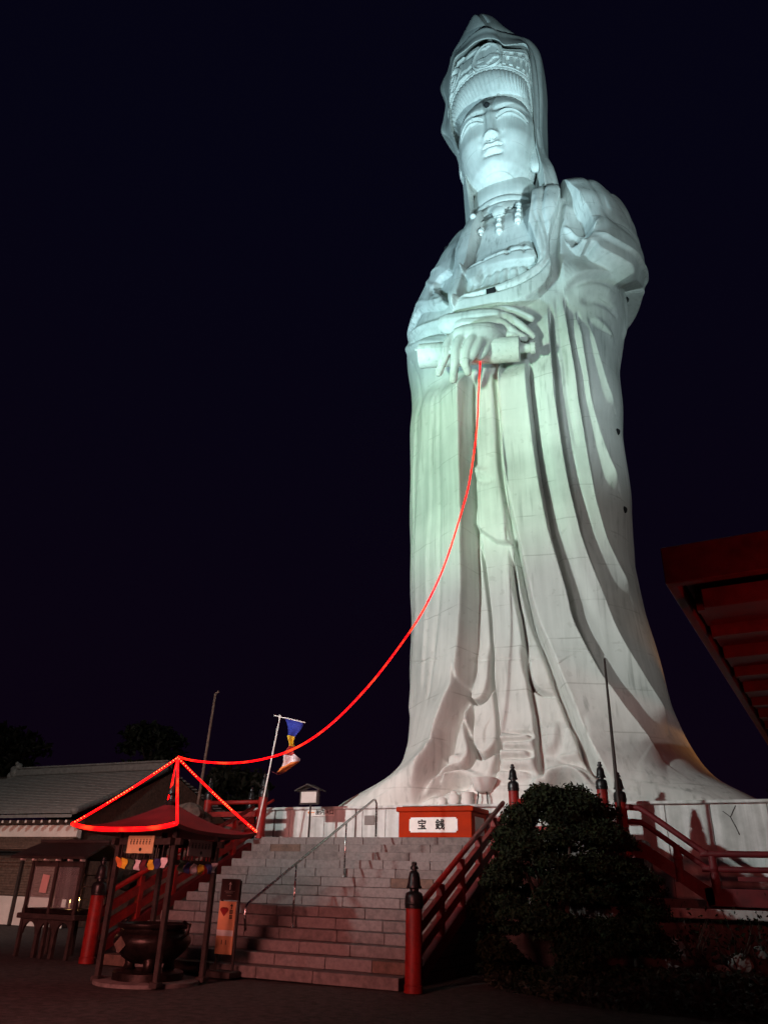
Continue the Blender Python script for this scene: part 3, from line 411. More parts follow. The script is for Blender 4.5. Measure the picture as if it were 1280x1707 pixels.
# ------------------------------------------------------------------ head, veil, crown, hands
SO = np.array([SX, SY, SZ])
def catmull(pts, n):
    P = np.asarray(pts, float); m = len(P); t = np.linspace(0, m - 1 - 1e-6, n); i = t.astype(int); f = (t - i)[:, None]
    g = lambda k: P[np.clip(k, 0, m - 1)]
    p0, p1, p2, p3 = g(i - 1), g(i), g(i + 1), g(i + 2)
    return 0.5*((2*p1) + (-p0 + p2)*f + (2*p0 - 5*p1 + 4*p2 - p3)*f**2 + (-p0 + 3*p1 - 3*p2 + p3)*f**3)
def G(d, w): return np.exp(-(d/w)**2)
def build_face():
    zt = [-2.62, -2.58, -2.5, -2.38, -2.2, -1.9, -1.4, -0.8, -0.1, 0.7, 1.4, 2.0, 2.5]
    rx = [0.1, 0.42, 0.66, 0.86, 1.03, 1.24, 1.45, 1.58, 1.68, 1.72, 1.68, 1.5, 1.2]
    rf = [0.1, 0.85, 1.22, 1.42, 1.54, 1.62, 1.64, 1.70, 1.74, 1.74, 1.66, 1.45, 1.1]
    nz, nl = 320, 300; Z = -2.62 + 5.12*(np.linspace(0, 1, nz)**1.15); lam = np.linspace(-2.0, 2.0, nl)
    k = np.exp(-0.5*(np.arange(-8, 9)/4.0)**2); k /= k.sum(); sm = lambda v: np.convolve(np.pad(v, 8, mode='edge'), k, mode='valid')
    RX, RF = sm(np.interp(Z, zt, rx)), sm(np.interp(Z, zt, rf)); RX[0] = RF[0] = 0.05
    L, ZZ = np.meshgrid(lam, Z); p = 2/2.25
    s, c = np.sin(L), np.cos(L); X = RX[:, None]*np.sign(s)*np.abs(s)**p; Y = -RF[:, None]*np.sign(c)*np.abs(c)**p
    ax = np.abs(X); D = np.zeros_like(X); ZR = ZZ; ZZ = np.interp(ZZ, [-2.62, -1.9, -1.36, -0.91, -0.28, 0.26, 0.78, 1.5, 2.5], [-2.75, -2.3, -1.93, -1.50, -0.80, -0.05, 0.50, 1.18, 2.2])
    t = np.clip((ax - 0.22)/1.25, 0, 1); brow = 0.98 + 0.62*t - 0.62*t**2.4                       # brow arc
    inb = sstep((ax - 0.15)/0.15)*sstep((1.62 - ax)/0.25)
    D += inb*0.09*np.where(ZZ > brow, np.exp(-np.clip(ZZ - brow, 0, 9)/0.7), G(brow - ZZ, 0.10))
    D -= 0.17*np.exp(-((ax - 0.82)/0.62)**2 - ((ZZ - 0.86)/0.24)**2)                              # socket under the brow
    lid = 0.40 + 0.22*np.sin(np.clip((ax - 0.32)/1.12, 0, 1)*math.pi)**0.8                          # slit of the lowered lids
    ine = sstep((ax - 0.26)/0.12)*sstep((1.52 - ax)/0.15)
    D += 0.24*np.exp(-((ax - 0.86)/0.56)**2 - ((ZZ - 0.66)/0.22)**2)
    D += ine*0.06*np.where(ZZ > lid, np.exp(-(ZZ - lid)/0.12), 0)
    D -= ine*0.26*G(ZZ - lid + 0.05, 0.05)
    D += ine*0.05*G(ZZ - lid + 0.17, 0.06)
    up = lid + 0.30; D -= ine*0.06*G(ZZ - up, 0.045)
    # nose
    nt = np.clip((1.05 - ZZ)/1.85, 0, 1); nh = (0.08 + 0.12*nt**1.2)*sstep((1.5 - ZZ)/0.5)*sstep((ZZ + 1.10)/0.34); nw = 0.13 + 0.09*nt
    D += nh*np.exp(-(np.abs(X)/nw)**2.6)
    D += 0.045*np.exp(-(X/0.19)**2 - ((ZZ + 0.74)/0.17)**2)
    D += 0.075*np.exp(-((ax - 0.22)/0.11)**2 - ((ZZ + 0.82)/0.14)**2)
    D -= 0.32*np.exp(-((ax - 0.13)/0.07)**2 - ((ZZ + 0.98)/0.07)**2)
    D -= 0.05*G(ax - 0.48, 0.12)*G(ZZ + 0.9, 0.25)
    # mouth and chin
    D -= 0.05*G(X, 0.09)*G(ZZ + 1.2, 0.13)
    bowl = -1.36 + 0.05*np.cos(np.clip(ax/0.3, 0, 3.1)*math.pi*0.9)*-1 - 0.10*(ax/0.5)**2
    D += 0.075*G(ZZ - bowl, 0.12)*sstep((0.42 - ax)/0.2)
    D += 0.085*G(ZZ + 1.66, 0.14)*sstep((0.36 - ax)/0.2)
    D -= 0.15*G(ZZ + 1.50 - 0.05*(ax/0.5)**2, 0.05)*sstep((0.44 - ax)/0.10)
    D -= 0.09*G(ZZ + 1.90, 0.10)*sstep((0.5 - ax)/0.25)
    D += 0.11*np.exp(-(X/0.55)**2 - ((ZZ + 2.18)/0.28)**2)
    D += 0.10*np.exp(-((ax - 1.0)/0.6)**2 - ((ZZ + 0.75)/0.7)**2)
    D -= 0.06*np.exp(-((ax - 0.48)/0.10)**2 - ((ZZ + 1.42)/0.25)**2)
    nrm = np.sqrt(X**2 + Y**2) + 1e-6; X2 = X + D*X/nrm*0.35; Y2 = Y - D*np.clip(c, 0.15, 1)
    P = np.stack([X2, Y2, np.where(ZR < 0, ZR*0.88, ZR)], -1)
    M = np.array(Matrix.Rotation(R(5), 3, 'Z') @ Matrix.Rotation(R(7), 3, 'X'))
    P = P @ M.T + np.array([0.20, -0.95, 27.0])
    return big_mesh('face', P, stone, statue, wrap=False)
build_face()
def build_neck():
    prof = [(2.1, 22.2), (1.80, 22.6), (1.66, 22.9), (1.58, 23.0), (1.64, 23.06), (1.66, 23.25), (1.60, 23.42), (1.50, 23.50), (1.55, 23.56), (1.58, 23.72), (1.52, 23.88), (1.42, 23.95), (1.46, 24.01), (1.50, 24.2), (1.50, 24.5), (1.46, 24.8), (1.40, 25.1), (1.2, 25.6)]
    pr = catmull(prof, 150); L = np.linspace(0, 2*math.pi, 120, endpoint=False)
    P = np.stack([0.22 + pr[:, :1]*0.98*np.cos(L), -0.42 + pr[:, :1]*0.94*np.sin(L), np.repeat(pr[:, 1:], 120, 1) - 0.10*np.sin(L)*-1], -1)
    return big_mesh('neck', P, stone, statue)
build_neck()
# hair combed up under the crown, in fine strands
nv, nu = 420, 46
hi, ho = catmull(HI, nv), catmull(HO, nv); u = np.linspace(0, 1, nu)[:, None, None]
mid = (hi + ho)/2 + np.array([0, -0.42, 0.05]); ctr = np.array([0.15, 0.3, 29.0])
hair = (1 - u)**2*hi + 2*u*(1 - u)*mid + u**2*ho
out = hair - ctr; out /= np.linalg.norm(out, axis=-1, keepdims=True)
v = np.linspace(0, 1, nv)[None, :, None]
hair = hair + out*(0.050*np.abs(np.sin(v*math.pi*44 + 0.6*np.sin(v*21)))**0.8*np.clip(4*u, 0, 1)*np.clip(5*(1 - u) + 0.2, 0, 1)) 
hair[0] -= out[0]*0.25
big_mesh('hair', hair, stone, statue, wrap=False, flip=True)
# crown: rolled band, relief wall with a centre plaque and a colonnade
band = MB(); band.tube([SO + q for q in catmull(HO[2:-2], 90)], 0.10, 8); bo = catmull(HO[2:-2], 90) + np.array([0, -0.02, 0.24]); band.tube([SO + q for q in bo], 0.06, 8)
crown_band = band.build('crown_band', stone, statue, True)
he = catmull(HE[9:22], 360); hs2 = catmull(HO[2:-2], 360); top = hs2*0.25 + he*0.75 + np.array([0, 0.10, 0.35]); top[:, 1] = np.minimum(top[:, 1], hs2[:, 1] + 0.5)
u = np.linspace(0, 1, 120)[:, None, None]; wall = hs2*(1 - u) + top*u; cc = wall - np.array([0.1, 0.6, 0]); cc[..., 2] = 0; cc /= np.linalg.norm(cc, axis=-1, keepdims=True) + 1e-9
V, UU = np.meshgrid(np.linspace(0, 1, 360), np.linspace(0, 1, 120)); rel = np.zeros_like(V)
right = (V > 0.57).astype(float)
rel += right*np.where((UU < 0.50) & (UU > 0.16), 0.13*(np.sin((V - 0.57)*2*math.pi*19) > -0.1), 0) + right*(0.13*G(UU - 0.56, 0.05) + 0.10*G(UU - 0.80, 0.05)) + 0.12*G(UU - 0.07, 0.045)
rel += right*0.09*(np.sin(V*95 + 1.0) > 0.1)*np.where((UU > 0.62) & (UU < 0.74), 1, 0)
lat = rng.normal(size=(10, 26)); ny = np.linspace(0, 9, 120); nx = np.linspace(0, 25, 360)
nz_ = np.array([np.interp(nx, np.arange(26), r) for r in lat]); nz_ = np.array([np.interp(ny, np.arange(10), nz_[:, c]) for c in range(360)]).T
rel += (1 - right)*0.10*sstep(nz_*2.2 + 0.5)
pl = np.hypot((V - 0.46)/0.105, (UU - 0.46)/0.50); rel = np.where(pl < 1.05, 0.12*sstep((1.05 - pl)/0.10) + 0.07*np.where(pl < 0.8, sstep(nz_*2.6 + 0.4), 0) + 0.07*G(pl - 0.95, 0.08), rel)
sw = np.hypot((V - 0.15)/0.10, (UU - 0.50)/0.34); rel = np.where(sw < 1.0, 0.10 + 0.07*np.cos(sw*13 + np.arctan2(UU - 0.5, (V - 0.15)*3.4)), rel)
k = np.array([1, 2, 1])/4.0
for _ in range(2): rel = np.apply_along_axis(lambda r: np.convolve(r, k, 'same'), 0, rel)
wall = wall + cc*rel[..., None]
big_mesh('crown', wall, stone, statue, wrap=False, flip=True)
# the veil: an arch swept from its front rim over the head to the back
nv = 420; E_, S_ = catmull(HE, nv), catmull(HS, nv); cen = np.array([0.05, 0, 0])
inn = E_*0.35 + S_*0.65; inn[:, :1] = (inn[:, :1])*0.74; inn[:, 1] += 0.5; inn[:, 2] -= 0.35*sstep((inn[:, 2] - 30)/3)
back = S_.copy(); back[:, 0] *= 0.86; back[:, 1] = np.where(True, back[:, 1] + 1.9, 0); back[:, 2] = back[:, 2] - 0.9*sstep((back[:, 2] - 31)/4)
back2 = back.copy(); back2[:, 0] *= 0.45; back2[:, 1] = np.maximum(back[:, 1] + 0.8, 2.2) ; back2[:, 2] -= 0.8*sstep((back[:, 2] - 31)/4)
back3 = back2.copy(); back3[:, 0] = 0
ctrl = np.stack([inn, E_*0.92 + inn*0.08, E_ + (S_ - E_)*0.06 + np.array([0, -0.10, 0]), E_*0.62 + S_*0.38 + (S_ - E_)*0.02 + np.array([0, -0.10, 0]), S_, back, back2, back3])
rows = np.stack([catmull(ctrl[:, j], 110) for j in range(nv)], 1)
tt = np.linspace(0, 7, 110)[:, None]; vv = np.linspace(0, 1, nv)[None, :]
nrm = rows - np.array([0.0, 0.4, 31.0]); nrm /= np.linalg.norm(nrm, axis=-1, keepdims=True)
def line(pts, w):
    P = smooth_line(pts, 2); d, _, _, _, _ = seg_dist(np.broadcast_to(vv*12, (110, nv)), np.broadcast_to(tt, (110, nv)), [(a*12, b) for a, b in P]); return G(d, w)
disp = -0.34*line(CREASE_A, 0.13) - 0.26*line(CREASE_B, 0.12) + 0.10*line([(a, b - 0.25) for a, b in CREASE_A], 0.18)
disp += -0.22*line([(0.70, 3.4), (0.76, 3.5), (0.82, 3.6), (0.88, 3.6), (0.93, 3.4)], 0.16) + 0.10*line([(0.72, 2.9), (0.80, 3.0), (0.90, 3.0)], 0.2) - 0.14*line([(0.10, 3.3), (0.18, 3.4), (0.28, 3.4), (0.36, 3.5)], 0.15)
disp += 0.05*np.sin(vv*40)*np.exp(-((tt - 3.2)/0.9)**2)*np.clip(np.abs(vv - 0.5)*4 - 0.4, 0, 1)
rows = rows + nrm*disp[..., None]
veil = big_mesh('veil', rows, stone, statue, wrap=False)
# ears and long ear lobes
for cx, cy, cz, tilt in ((1.90, -0.95, 27.3, 6), (-1.48, -0.95, 27.35, -6)):
    b = MB(); P = []
    for el in np.linspace(-1.45, 1.45, 22):
        P.append([(cx + 0.20*math.cos(el)*math.cos(az), cy + 0.40*math.cos(el)*math.sin(az)*(1 - 0.25*math.cos(3*el)), cz + 1.05*math.sin(el)) for az in np.linspace(0, 2*math.pi, 20, endpoint=False)])
    b = MB(); b.grid(np.array(P) + SO, wrap=True); b.build('ear', stone, statue, True)

for cx, cy, cz, r in ((1.78, -1.20, 25.85, 0.22), (-1.22, -1.1, 25.8, 0.20)):
    b = MB(); b.lathe([(0.02, -0.62), (r*0.7, -0.56), (r, -0.30), (r*0.92, 0.0), (r*0.62, 0.5), (r*0.5, 1.0), (r*0.6, 1.5), (0.02, 1.6)], SO + (cx, cy, cz), 20); b.build('ear_lobe', stone, statue, True)
# hands: capsules merged into one skin
def hand(name, chains):
    bm = MB()
    for ch in chains.values():
        q = catmull(ch, 3*len(ch)); r = q[:, 3]; P = [Vector(p) for p in q[:, :3] + SO]
        d0 = (P[0] - P[1]).normalized(); d1 = (P[-1] - P[-2]).normalized()
        P = [P[0] + d0*r[0]*0.9, P[0] + d0*r[0]*0.6] + P + [P[-1] + d1*r[-1]*0.6, P[-1] + d1*r[-1]*0.9]
        r = np.maximum(r*0.78, 0.135) if ch[0][3] < 0.3 else r*0.94; bm.tube(P, [r[0]*0.35, r[0]*0.78] + list(r) + [r[-1]*0.78, r[-1]*0.35], 14)
    o = bm.build(name, stone, statue, True)
    m = o.modifiers.new('remesh', 'REMESH'); m.mode = 'VOXEL'; m.voxel_size = 0.035; m.use_smooth_shade = True
    s = o.modifiers.new('smooth', 'SMOOTH'); s.factor = 0.5; s.iterations = 3
    return o
hand('hand', HAND_UP); hand('hand', HAND_LO)
# scroll
p0, p1 = Vector(SO) + Vector((-2.0, -4.62, 14.28)), Vector(SO) + Vector((1.28, -3.92, 14.06)); ax = (p1 - p0).normalized()
b = MB(); b.tube([p0, p0 + ax*0.02, p1 - ax*0.02, p1], [0.40, 0.42, 0.42, 0.40], 40); scroll = b.build('scroll', stone, statue, True, 40)
b = MB(); b.tube([p1 - ax*0.02, p1 + ax*0.34, p1 + ax*0.36, p1 + ax*0.50], [0.15, 0.15, 0.21, 0.20], 20); b.build('roller_knob', stone, scroll, True, 40)
b = MB(); b.box((p0 + p1)/2 + Vector((0.0, -0.41, -0.02)), ((p1 - p0).length, 0.06, 0.05), rot=ax.to_track_quat('X', 'Z').to_matrix()); b.build('scroll_edge', stone, scroll)
# necklace lying on the chest
def on_body(a, z, off):
    i = int(np.argmin(np.abs(R_ZZ[:, 0] - z))); j = int(np.argmin(np.abs(R_PH[0] - a))); return Vector(SO + R_P[i, j] + R_N[i, j]*off)
def ball(b, c, r, seg=10): b.lathe([(r*math.sin(t)+1e-4, -r*math.cos(t)) for t in np.linspace(0.05, math.pi - 0.05, 7)], c, seg)
b = MB()
for a, z in catmull(NK, 30): ball(b, on_body(a, z, 0.03), 0.07)
neck_lace = tag(b.build('necklace', stone, statue, True), kind='stuff')
for P in PEND:
    b = MB()
    for i, (a, z) in enumerate(catmull(P, 8)): ball(b, on_body(a, z, 0.05), (0.12, 0.09, 0.10, 0.08, 0.13, 0.09, 0.14, 0.07)[i])
    tag(b.build('pendant', stone, neck_lace, True), kind='stuff')
b = MB(); c = on_body(*PEND[1][0], 0.05); c.z += 0.12; b.tube([c + Vector((0, 0.05, 0)), c + Vector((0, -0.10, 0)), c + Vector((0, -0.14, 0))], [0.26, 0.26, 0.16], 20); b.build('medallion', stone, neck_lace, True, 40)
dark_hole = material('dark_opening', (0.012, 0.012, 0.014), rough=0.9, var=0.0, bump=0)
b = MB(); c = on_body(*VENT[0], 0.0); b.box(c, (0.32, 0.10, 0.40)); b.build('lookout_window', dark_hole, statue)
for a in VENT[1:]:
    b = MB(); ball(b, on_body(*a, -0.05), 0.13, 12); b.build('vent_hole', dark_hole, statue, True)
b = MB(); ball(b, Vector(SO) + Vector((0.30, -2.88, 28.20)), 0.125, 12); b.build('forehead_jewel', dark_hole, statue, True)
# ------------------------------------------------------------------ materials of the place
M = {}
M['ground'] = material('gravel_court', (0.060, 0.052, 0.050), rough=0.95, var=0.3, scale=6.0, bump=0.8, bscale=55)
M['granite'] = material('granite_steps', (0.195, 0.166, 0.160), rough=0.72, var=0.16, scale=14.0, bump=0.25, bscale=120)
M['granite_b'] = material('granite_weathered', (0.172, 0.142, 0.135), rough=0.75, var=0.22, scale=8.0, bump=0.25, bscale=120)
M['granite_d'] = material('granite_stained', (0.145, 0.088, 0.066), rough=0.75, var=0.25, scale=8.0, bump=0.25, bscale=120)
M['joint'] = material('joint_mortar', (0.035, 0.030, 0.030), rough=0.95, var=0.1, bump=0.2)
M['plaster'] = material('stained_white_concrete', (0.68, 0.70, 0.69), rough=0.85, var=0.12, scale=2.2, bump=0.2, bscale=30, streak=0.30)
M['red'] = material('vermilion_paint', (0.29, 0.014, 0.011), rough=0.5, spec=0.25, color2=(0.15, 0.010, 0.009), var=0.14, scale=7, bump=0.06, bscale=60, streak=0.12)
M['dark_red'] = material('old_red_paint', (0.145, 0.011, 0.015), rough=0.6, var=0.2, scale=4, bump=0.1, bscale=50)
M['box_red'] = material('vermilion_lacquer', (0.36, 0.024, 0.003), rough=0.75, spec=0.12, var=0.10, scale=3, bump=0.05)
M['black'] = material('black_bronze', (0.018, 0.017, 0.018), rough=0.35, var=0.2, scale=9, bump=0.15, bscale=40, metallic=0.3)
M['bronze'] = material('sooty_bronze', (0.035, 0.024, 0.022), rough=0.38, metallic=0.7, var=0.3, scale=9, bump=0.2, bscale=40)
M['steel'] = material('brushed_steel', (0.55, 0.54, 0.53), rough=0.25, metallic=1.0, var=0.08, scale=20, bump=0.03)
M['dark_wood'] = material('dark_timber', (0.040, 0.027, 0.024), rough=0.7, var=0.3, scale=9, bump=0.25, bscale=50)
M['wood'] = material('weathered_timber', (0.13, 0.085, 0.065), rough=0.75, var=0.3, scale=10, bump=0.25, bscale=50)
M['white_paint'] = material('white_paint', (0.74, 0.73, 0.70), rough=0.55, var=0.05, scale=5, bump=0.05)
M['white_wall'] = material('cream_plaster', (0.60, 0.56, 0.52), rough=0.85, var=0.08, scale=2, bump=0.12)
M['tile'] = material('slate_roof_tile', (0.16, 0.17, 0.165), rough=0.55, var=0.18, scale=6, bump=0.2, bscale=25)
M['leaf'] = material('evergreen_leaf', (0.014, 0.019, 0.006), rough=0.75, spec=0.15, var=0.45, scale=5, bump=0)
M['leaf_dark'] = material('dark_conifer_leaf', (0.030, 0.036, 0.020), rough=0.6, var=0.4, scale=2, bump=0)
M['bark'] = material('bark', (0.06, 0.045, 0.035), rough=0.9, var=0.3, scale=8, bump=0.5, bscale=30)
M['rock'] = material('garden_rock', (0.115, 0.082, 0.066), rough=0.9, var=0.35, scale=3, bump=0.6, bscale=12)
M['rock_pale'] = material('pale_stone', (0.24, 0.26, 0.24), rough=0.9, var=0.2, scale=5, bump=0.4, bscale=14)
M['ink'] = material('black_ink', (0.010, 0.010, 0.010), rough=0.6, var=0, bump=0)
M['brown_board'] = material('brown_board', (0.040, 0.014, 0.012), rough=0.5, var=0.1, bump=0.03)
M['orange_board'] = material('orange_paper', (0.75, 0.36, 0.18), rough=0.45, var=0.08, scale=3, bump=0.02)
M['cream_board'] = material('cream_board', (0.70, 0.50, 0.26), rough=0.6, var=0.08, scale=5, bump=0.04)
M['grey_board'] = material('grey_board', (0.20, 0.17, 0.16), rough=0.6, var=0.1, scale=5, bump=0.04)
M['pink_paper'] = material('pale_notice_paper', (0.62, 0.42, 0.38), rough=0.6, var=0.06, bump=0.02)
M['heart'] = material('crimson_print', (0.25, 0.012, 0.012), rough=0.5, var=0, bump=0)
for n, c in dict(blue=(0.02, 0.035, 0.30), yellow=(0.75, 0.52, 0.04), crimson=(0.35, 0.03, 0.03), cloth_white=(0.72, 0.66, 0.70), orange=(0.72, 0.22, 0.05), green=(0.05, 0.09, 0.05), navy=(0.04, 0.04, 0.16), maroon=(0.14, 0.02, 0.03)).items():
    M[n] = material(n + '_cloth', c, rough=0.8, var=0.06, scale=12, bump=0.08, bscale=80)
def glass(name, tint):
    m = material(name, tint, rough=0.06, var=0, bump=0); b = m.node_tree.nodes['Principled BSDF']; b.inputs['Transmission Weight'].default_value = 0.9; b.inputs['IOR'].default_value = 1.1; return m
M['glass'] = glass('thin_glass', (0.9, 0.9, 0.9))

# ------------------------------------------------------------------ ground
g = MB(); n = 60; xs = np.concatenate([[-400, -150, -70], np.linspace(-36, 20, n), [60, 150, 400]]); ys = np.concatenate([[-300, -60], np.linspace(-8, 22, 40), [40, 120, 500]])
Xg, Yg = np.meshgrid(xs, ys); Zg = 0.012*np.sin(Xg*0.9 + 1.3*np.sin(Yg*0.7))*(np.abs(Xg) < 40)
gm = material('gravel_court_ground', (0.075, 0.062, 0.060), rough=0.95, var=0.35, scale=7.0, bump=1.0, bscale=48)
tag(g.grid(np.stack([Xg, Yg, Zg - 0.02], -1)).build('ground', gm, None, True), kind='structure')

# ------------------------------------------------------------------ stone staircase, block by block
RISE, RUN, SY0, NST = 0.18, 0.385, 12.70, 14
SXL, SXR = -12.02, -5.78
stair = thing('stone_staircase', ((SXL + SXR)/2, SY0, 0), 'wide granite staircase climbing to the statue between red railings', 'staircase')
core = MB()
for k in range(1, NST + 1): core.box(((SXL + SXR)/2, (SY0 + (k - 1)*RUN + 0.06 + 19.0)/2, (k - 0.5)*RISE - 0.01), (SXR - SXL - 0.04, 19.0 - (SY0 + (k - 1)*RUN + 0.06), RISE - 0.02))
core.build('stair_core', M['joint'], stair)
for k in range(1, NST + 1):
    x = SXL; first = True
    while x < SXR - 0.05:
        w = random.uniform(0.75, 1.35) if not first else random.uniform(0.45, 1.2); first = False
        if SXR - (x + w) < 0.4: w = SXR - x
        y0 = SY0 + (k - 1)*RUN; dz = random.uniform(-0.002, 0.002); dy = random.uniform(-0.0025, 0.0025)
        d = RUN + 0.055 if k < NST else 0.62
        b = MB(); b.box((x + w/2, y0 + d/2 + dy, k*RISE - RISE/2 + 0.004 + dz), (w - 0.010, d, RISE - 0.004), bev=0.008)
        low = max(0.0, 1 - k/6.0); r = random.random()
        mt = M['granite_d'] if r < 0.02 + 0.16*low else (M['granite_b'] if r < 0.35 + 0.3*low else M['granite'])
        b.build('stone_block', mt, stair); x += w
# landing in front of the plinth
ld = thing('stone_landing', (-9, 18.6, 0), 'grey stone landing between the stair head and the white plinth', 'landing')
b = MB(); b.box((-8.45, 18.56, 1.24), (11.7, 1.22, 2.48)); b.build('landing_core', M['granite_b'], ld)
for i in range(11):
    b = MB(); b.box((-13.75 + 1.06*i, 18.75, 2.493), (1.05, 0.84, 0.05), bev=0.006); b.build('paving_slab', M['granite'], ld)

# ------------------------------------------------------------------ plinth under the statue, faced with concrete panels
pl = thing('statue_plinth', (-2, 19.2, 0), 'long white stained concrete plinth carrying the colossal statue', 'plinth')
b = MB(); b.box((-1.6, 25.6, 1.66), (23.3, 12.7, 3.32)); b.build('plinth_core', M['plaster'], pl)
b = MB(); b.box((-1.6, 25.55, 3.335), (23.5, 12.9, 0.07), bev=0.02); b.build('coping', M['plaster'], pl)
seams = [-13.25, -12.12, -11.02, -9.86, -9.18, -8.1, -7.0, -5.9, -4.7, -3.4, -2.2, -1.25, -0.1, 1.1, 2.3, 3.6, 5.0, 6.5, 8.2, 10.05]
for a, c in zip(seams[:-1], seams[1:]):
    b = MB(); b.box(((a + c)/2, 19.22 + random.uniform(-0.004, 0.004), 1.648), (c - a - 0.016, 0.07, 3.30), bev=0.006); b.build('concrete_panel', M['plaster'], pl)
b = MB(); cr = [(-0.72, 3.25), (-0.80, 3.12), (-0.86, 3.02), (-0.83, 2.93), (-0.78, 2.80), (-0.74, 2.66)]; b.tube([(x, 19.178, z) for x, z in cr], 0.010, 5); b.tube([(-0.86, 19.178, 3.02), (-0.95, 19.178, 3.10), (-1.0, 19.178, 3.14)], 0.007, 5); b.build('crack', M['joint'], pl)
for x in (-12.6, -10.05): 
    b = MB(); b.tube([(x, 19.15, 2.53), (x, 19.15, 3.36)], 0.018, 8); b.build('drain_pipe', M['grey_board'], pl, True)

# ------------------------------------------------------------------ red railings with bronze-capped newel posts
def newel(loc, h, label, group='bronze capped red newel posts'):
    s = h/1.86; x, y, z = loc
    t = thing('newel_post', loc, label, 'newel post', group)
    b = MB(); b.lathe([(0.15*s, 0), (0.15*s, 0.10), (0.138*s, 0.11), (0.134*s, 1.18*s), (0.13*s, 1.19*s)], loc, 24); b.build('post_shaft', M['red'], t, True, 40)
    b = MB(); b.lathe([(0.148*s, 1.17*s), (0.15*s, 1.19*s), (0.15*s, 1.33*s), (0.135*s, 1.385*s), (0.10*s, 1.41*s), (0.075*s, 1.42*s), (0.075*s, 1.455*s), (0.125*s, 1.462*s), (0.13*s, 1.475*s), (0.108*s, 1.52*s), (0.098*s, 1.60*s), (0.085*s, 1.68*s), (0.06*s, 1.715*s), (0.045*s, 1.722*s), (0.045*s, 1.74*s), (0.066*s, 1.748*s), (0.064*s, 1.785*s), (0.042*s, 1.80*s), (0.044*s, 1.845*s), (0.02*s, 1.86*s)], loc, 24)
    cap = b.build('finial', M['black'], t, True, 50)
    b = MB(); b.lathe([(0.152*s, 1.22*s), (0.157*s, 1.225*s), (0.157*s, 1.25*s), (0.152*s, 1.255*s)], loc, 24, cap=False); b.build('ring', M['black'], cap, True, 50)
    return t
def baluster_box(b, p, q, w): 
    d = Vector(q) - Vector(p); L = d.length; b.box((Vector(p) + Vector(q))/2, (w, L, w*1.5), rot=d.to_track_quat('Y', 'Z').to_matrix())
def stair_rail(x, label):
    y0, y1 = 12.86, 17.78; z0 = 1.16; sl = 0.425
    t = thing('stair_railing', (x, y0, 0), label, 'railing', 'red railings flanking the stairs'); at_ = lambda y, dz: Vector((x, y, z0 + (y - y0)*sl + dz))
    b = MB(); b.tube([at_(y0, 0), at_(y1, 0)], 0.052, 14); b.build('top_rail', M['red'], t, True)
    for dz, w in ((-0.30, 0.10), (-0.62, 0.10)):
        b = MB(); baluster_box(b, at_(y0, dz), at_(y1, dz), w); b.build('rail', M['red'], t)
    b = MB(); baluster_box(b, at_(y0, -0.96), at_(y1, -0.96), 0.14); b.build('stringer', M['dark_red'], t)
    for y in (13.9, 14.95, 16.0, 17.05):
        b = MB(); p = at_(y, 0); b.box((x, y, p.z - 0.52), (0.12, 0.13, 0.92), bev=0.01); b.build('baluster', M['red'], t)
newel((-5.54, 12.73, 0), 1.86, 'red newel post with black finial at the stair foot nearest the bush')
newel((-12.38, 12.73, 0), 1.86, 'red newel post at the left foot of the stairs behind the incense shelter')
newel((-5.33, 17.95, 2.5), 1.62, 'red newel post with black finial at the stair head just left of the bush top')
newel((-12.22, 17.95, 2.5), 1.62, 'red newel post at the stair head beside the leaning flagpole')
newel((-3.32, 17.95, 2.5), 1.60, 'tall black finial newel post rising behind the bush top, left of the thin pole')
newel((-2.84, 17.25, 2.15), 1.62, 'red newel post where the right railing begins its descent')
newel((-14.02, 17.95, 2.5), 1.55, 'red newel post on the left landing beside the tall bare pole')
newel((-13.55, 19.3, 2.35), 1.60, 'black finial newel post rising behind the left landing railing')
stair_rail(-5.54, 'red stair railing on the bush side of the granite stairs')
stair_rail(-12.38, 'red stair railing on the left behind the incense shelter')
def flat_rail(name, pts, zt, label, parts=2, skirt=None):
    t = thing('landing_railing', pts[0], label, 'railing', 'red landing railings')
    b = MB(); b.tube([(x, y, z) for (x, y, z) in pts], 0.055, 14); b.build('top_rail', M['red'], t, True)
    for k in range(parts):
        b = MB(); dz = -0.30 - 0.30*k
        for p, q in zip(pts[:-1], pts[1:]):
            b = MB(); d = Vector(q) - Vector(p); b.box((Vector(p) + Vector(q))/2 + Vector((0, 0, dz)), (d.length + 0.04, 0.09, 0.13), rot=d.to_track_quat('X', 'Z').to_matrix()); b.build('rail', M['red'], t)
    return t
flat_rail('l', [(-14.0, 17.95, 3.40), (-12.25, 17.95, 3.40)], 3.4, 'red railing on the landing left of the flagpole')
b = MB(); b.tube([(-14.1, 18.6, 2.60), (-12.5, 18.9, 3.55)], 0.035, 10); tag(b.build('sloping_handrail', M['red'], None, True), 'thin red handrail sloping down behind the left landing railing', 'handrail')
flat_rail('r', [(-5.3, 17.95, 3.30), (-3.35, 17.95, 3.30)], 3.3, 'red railing on the landing behind the bush top')
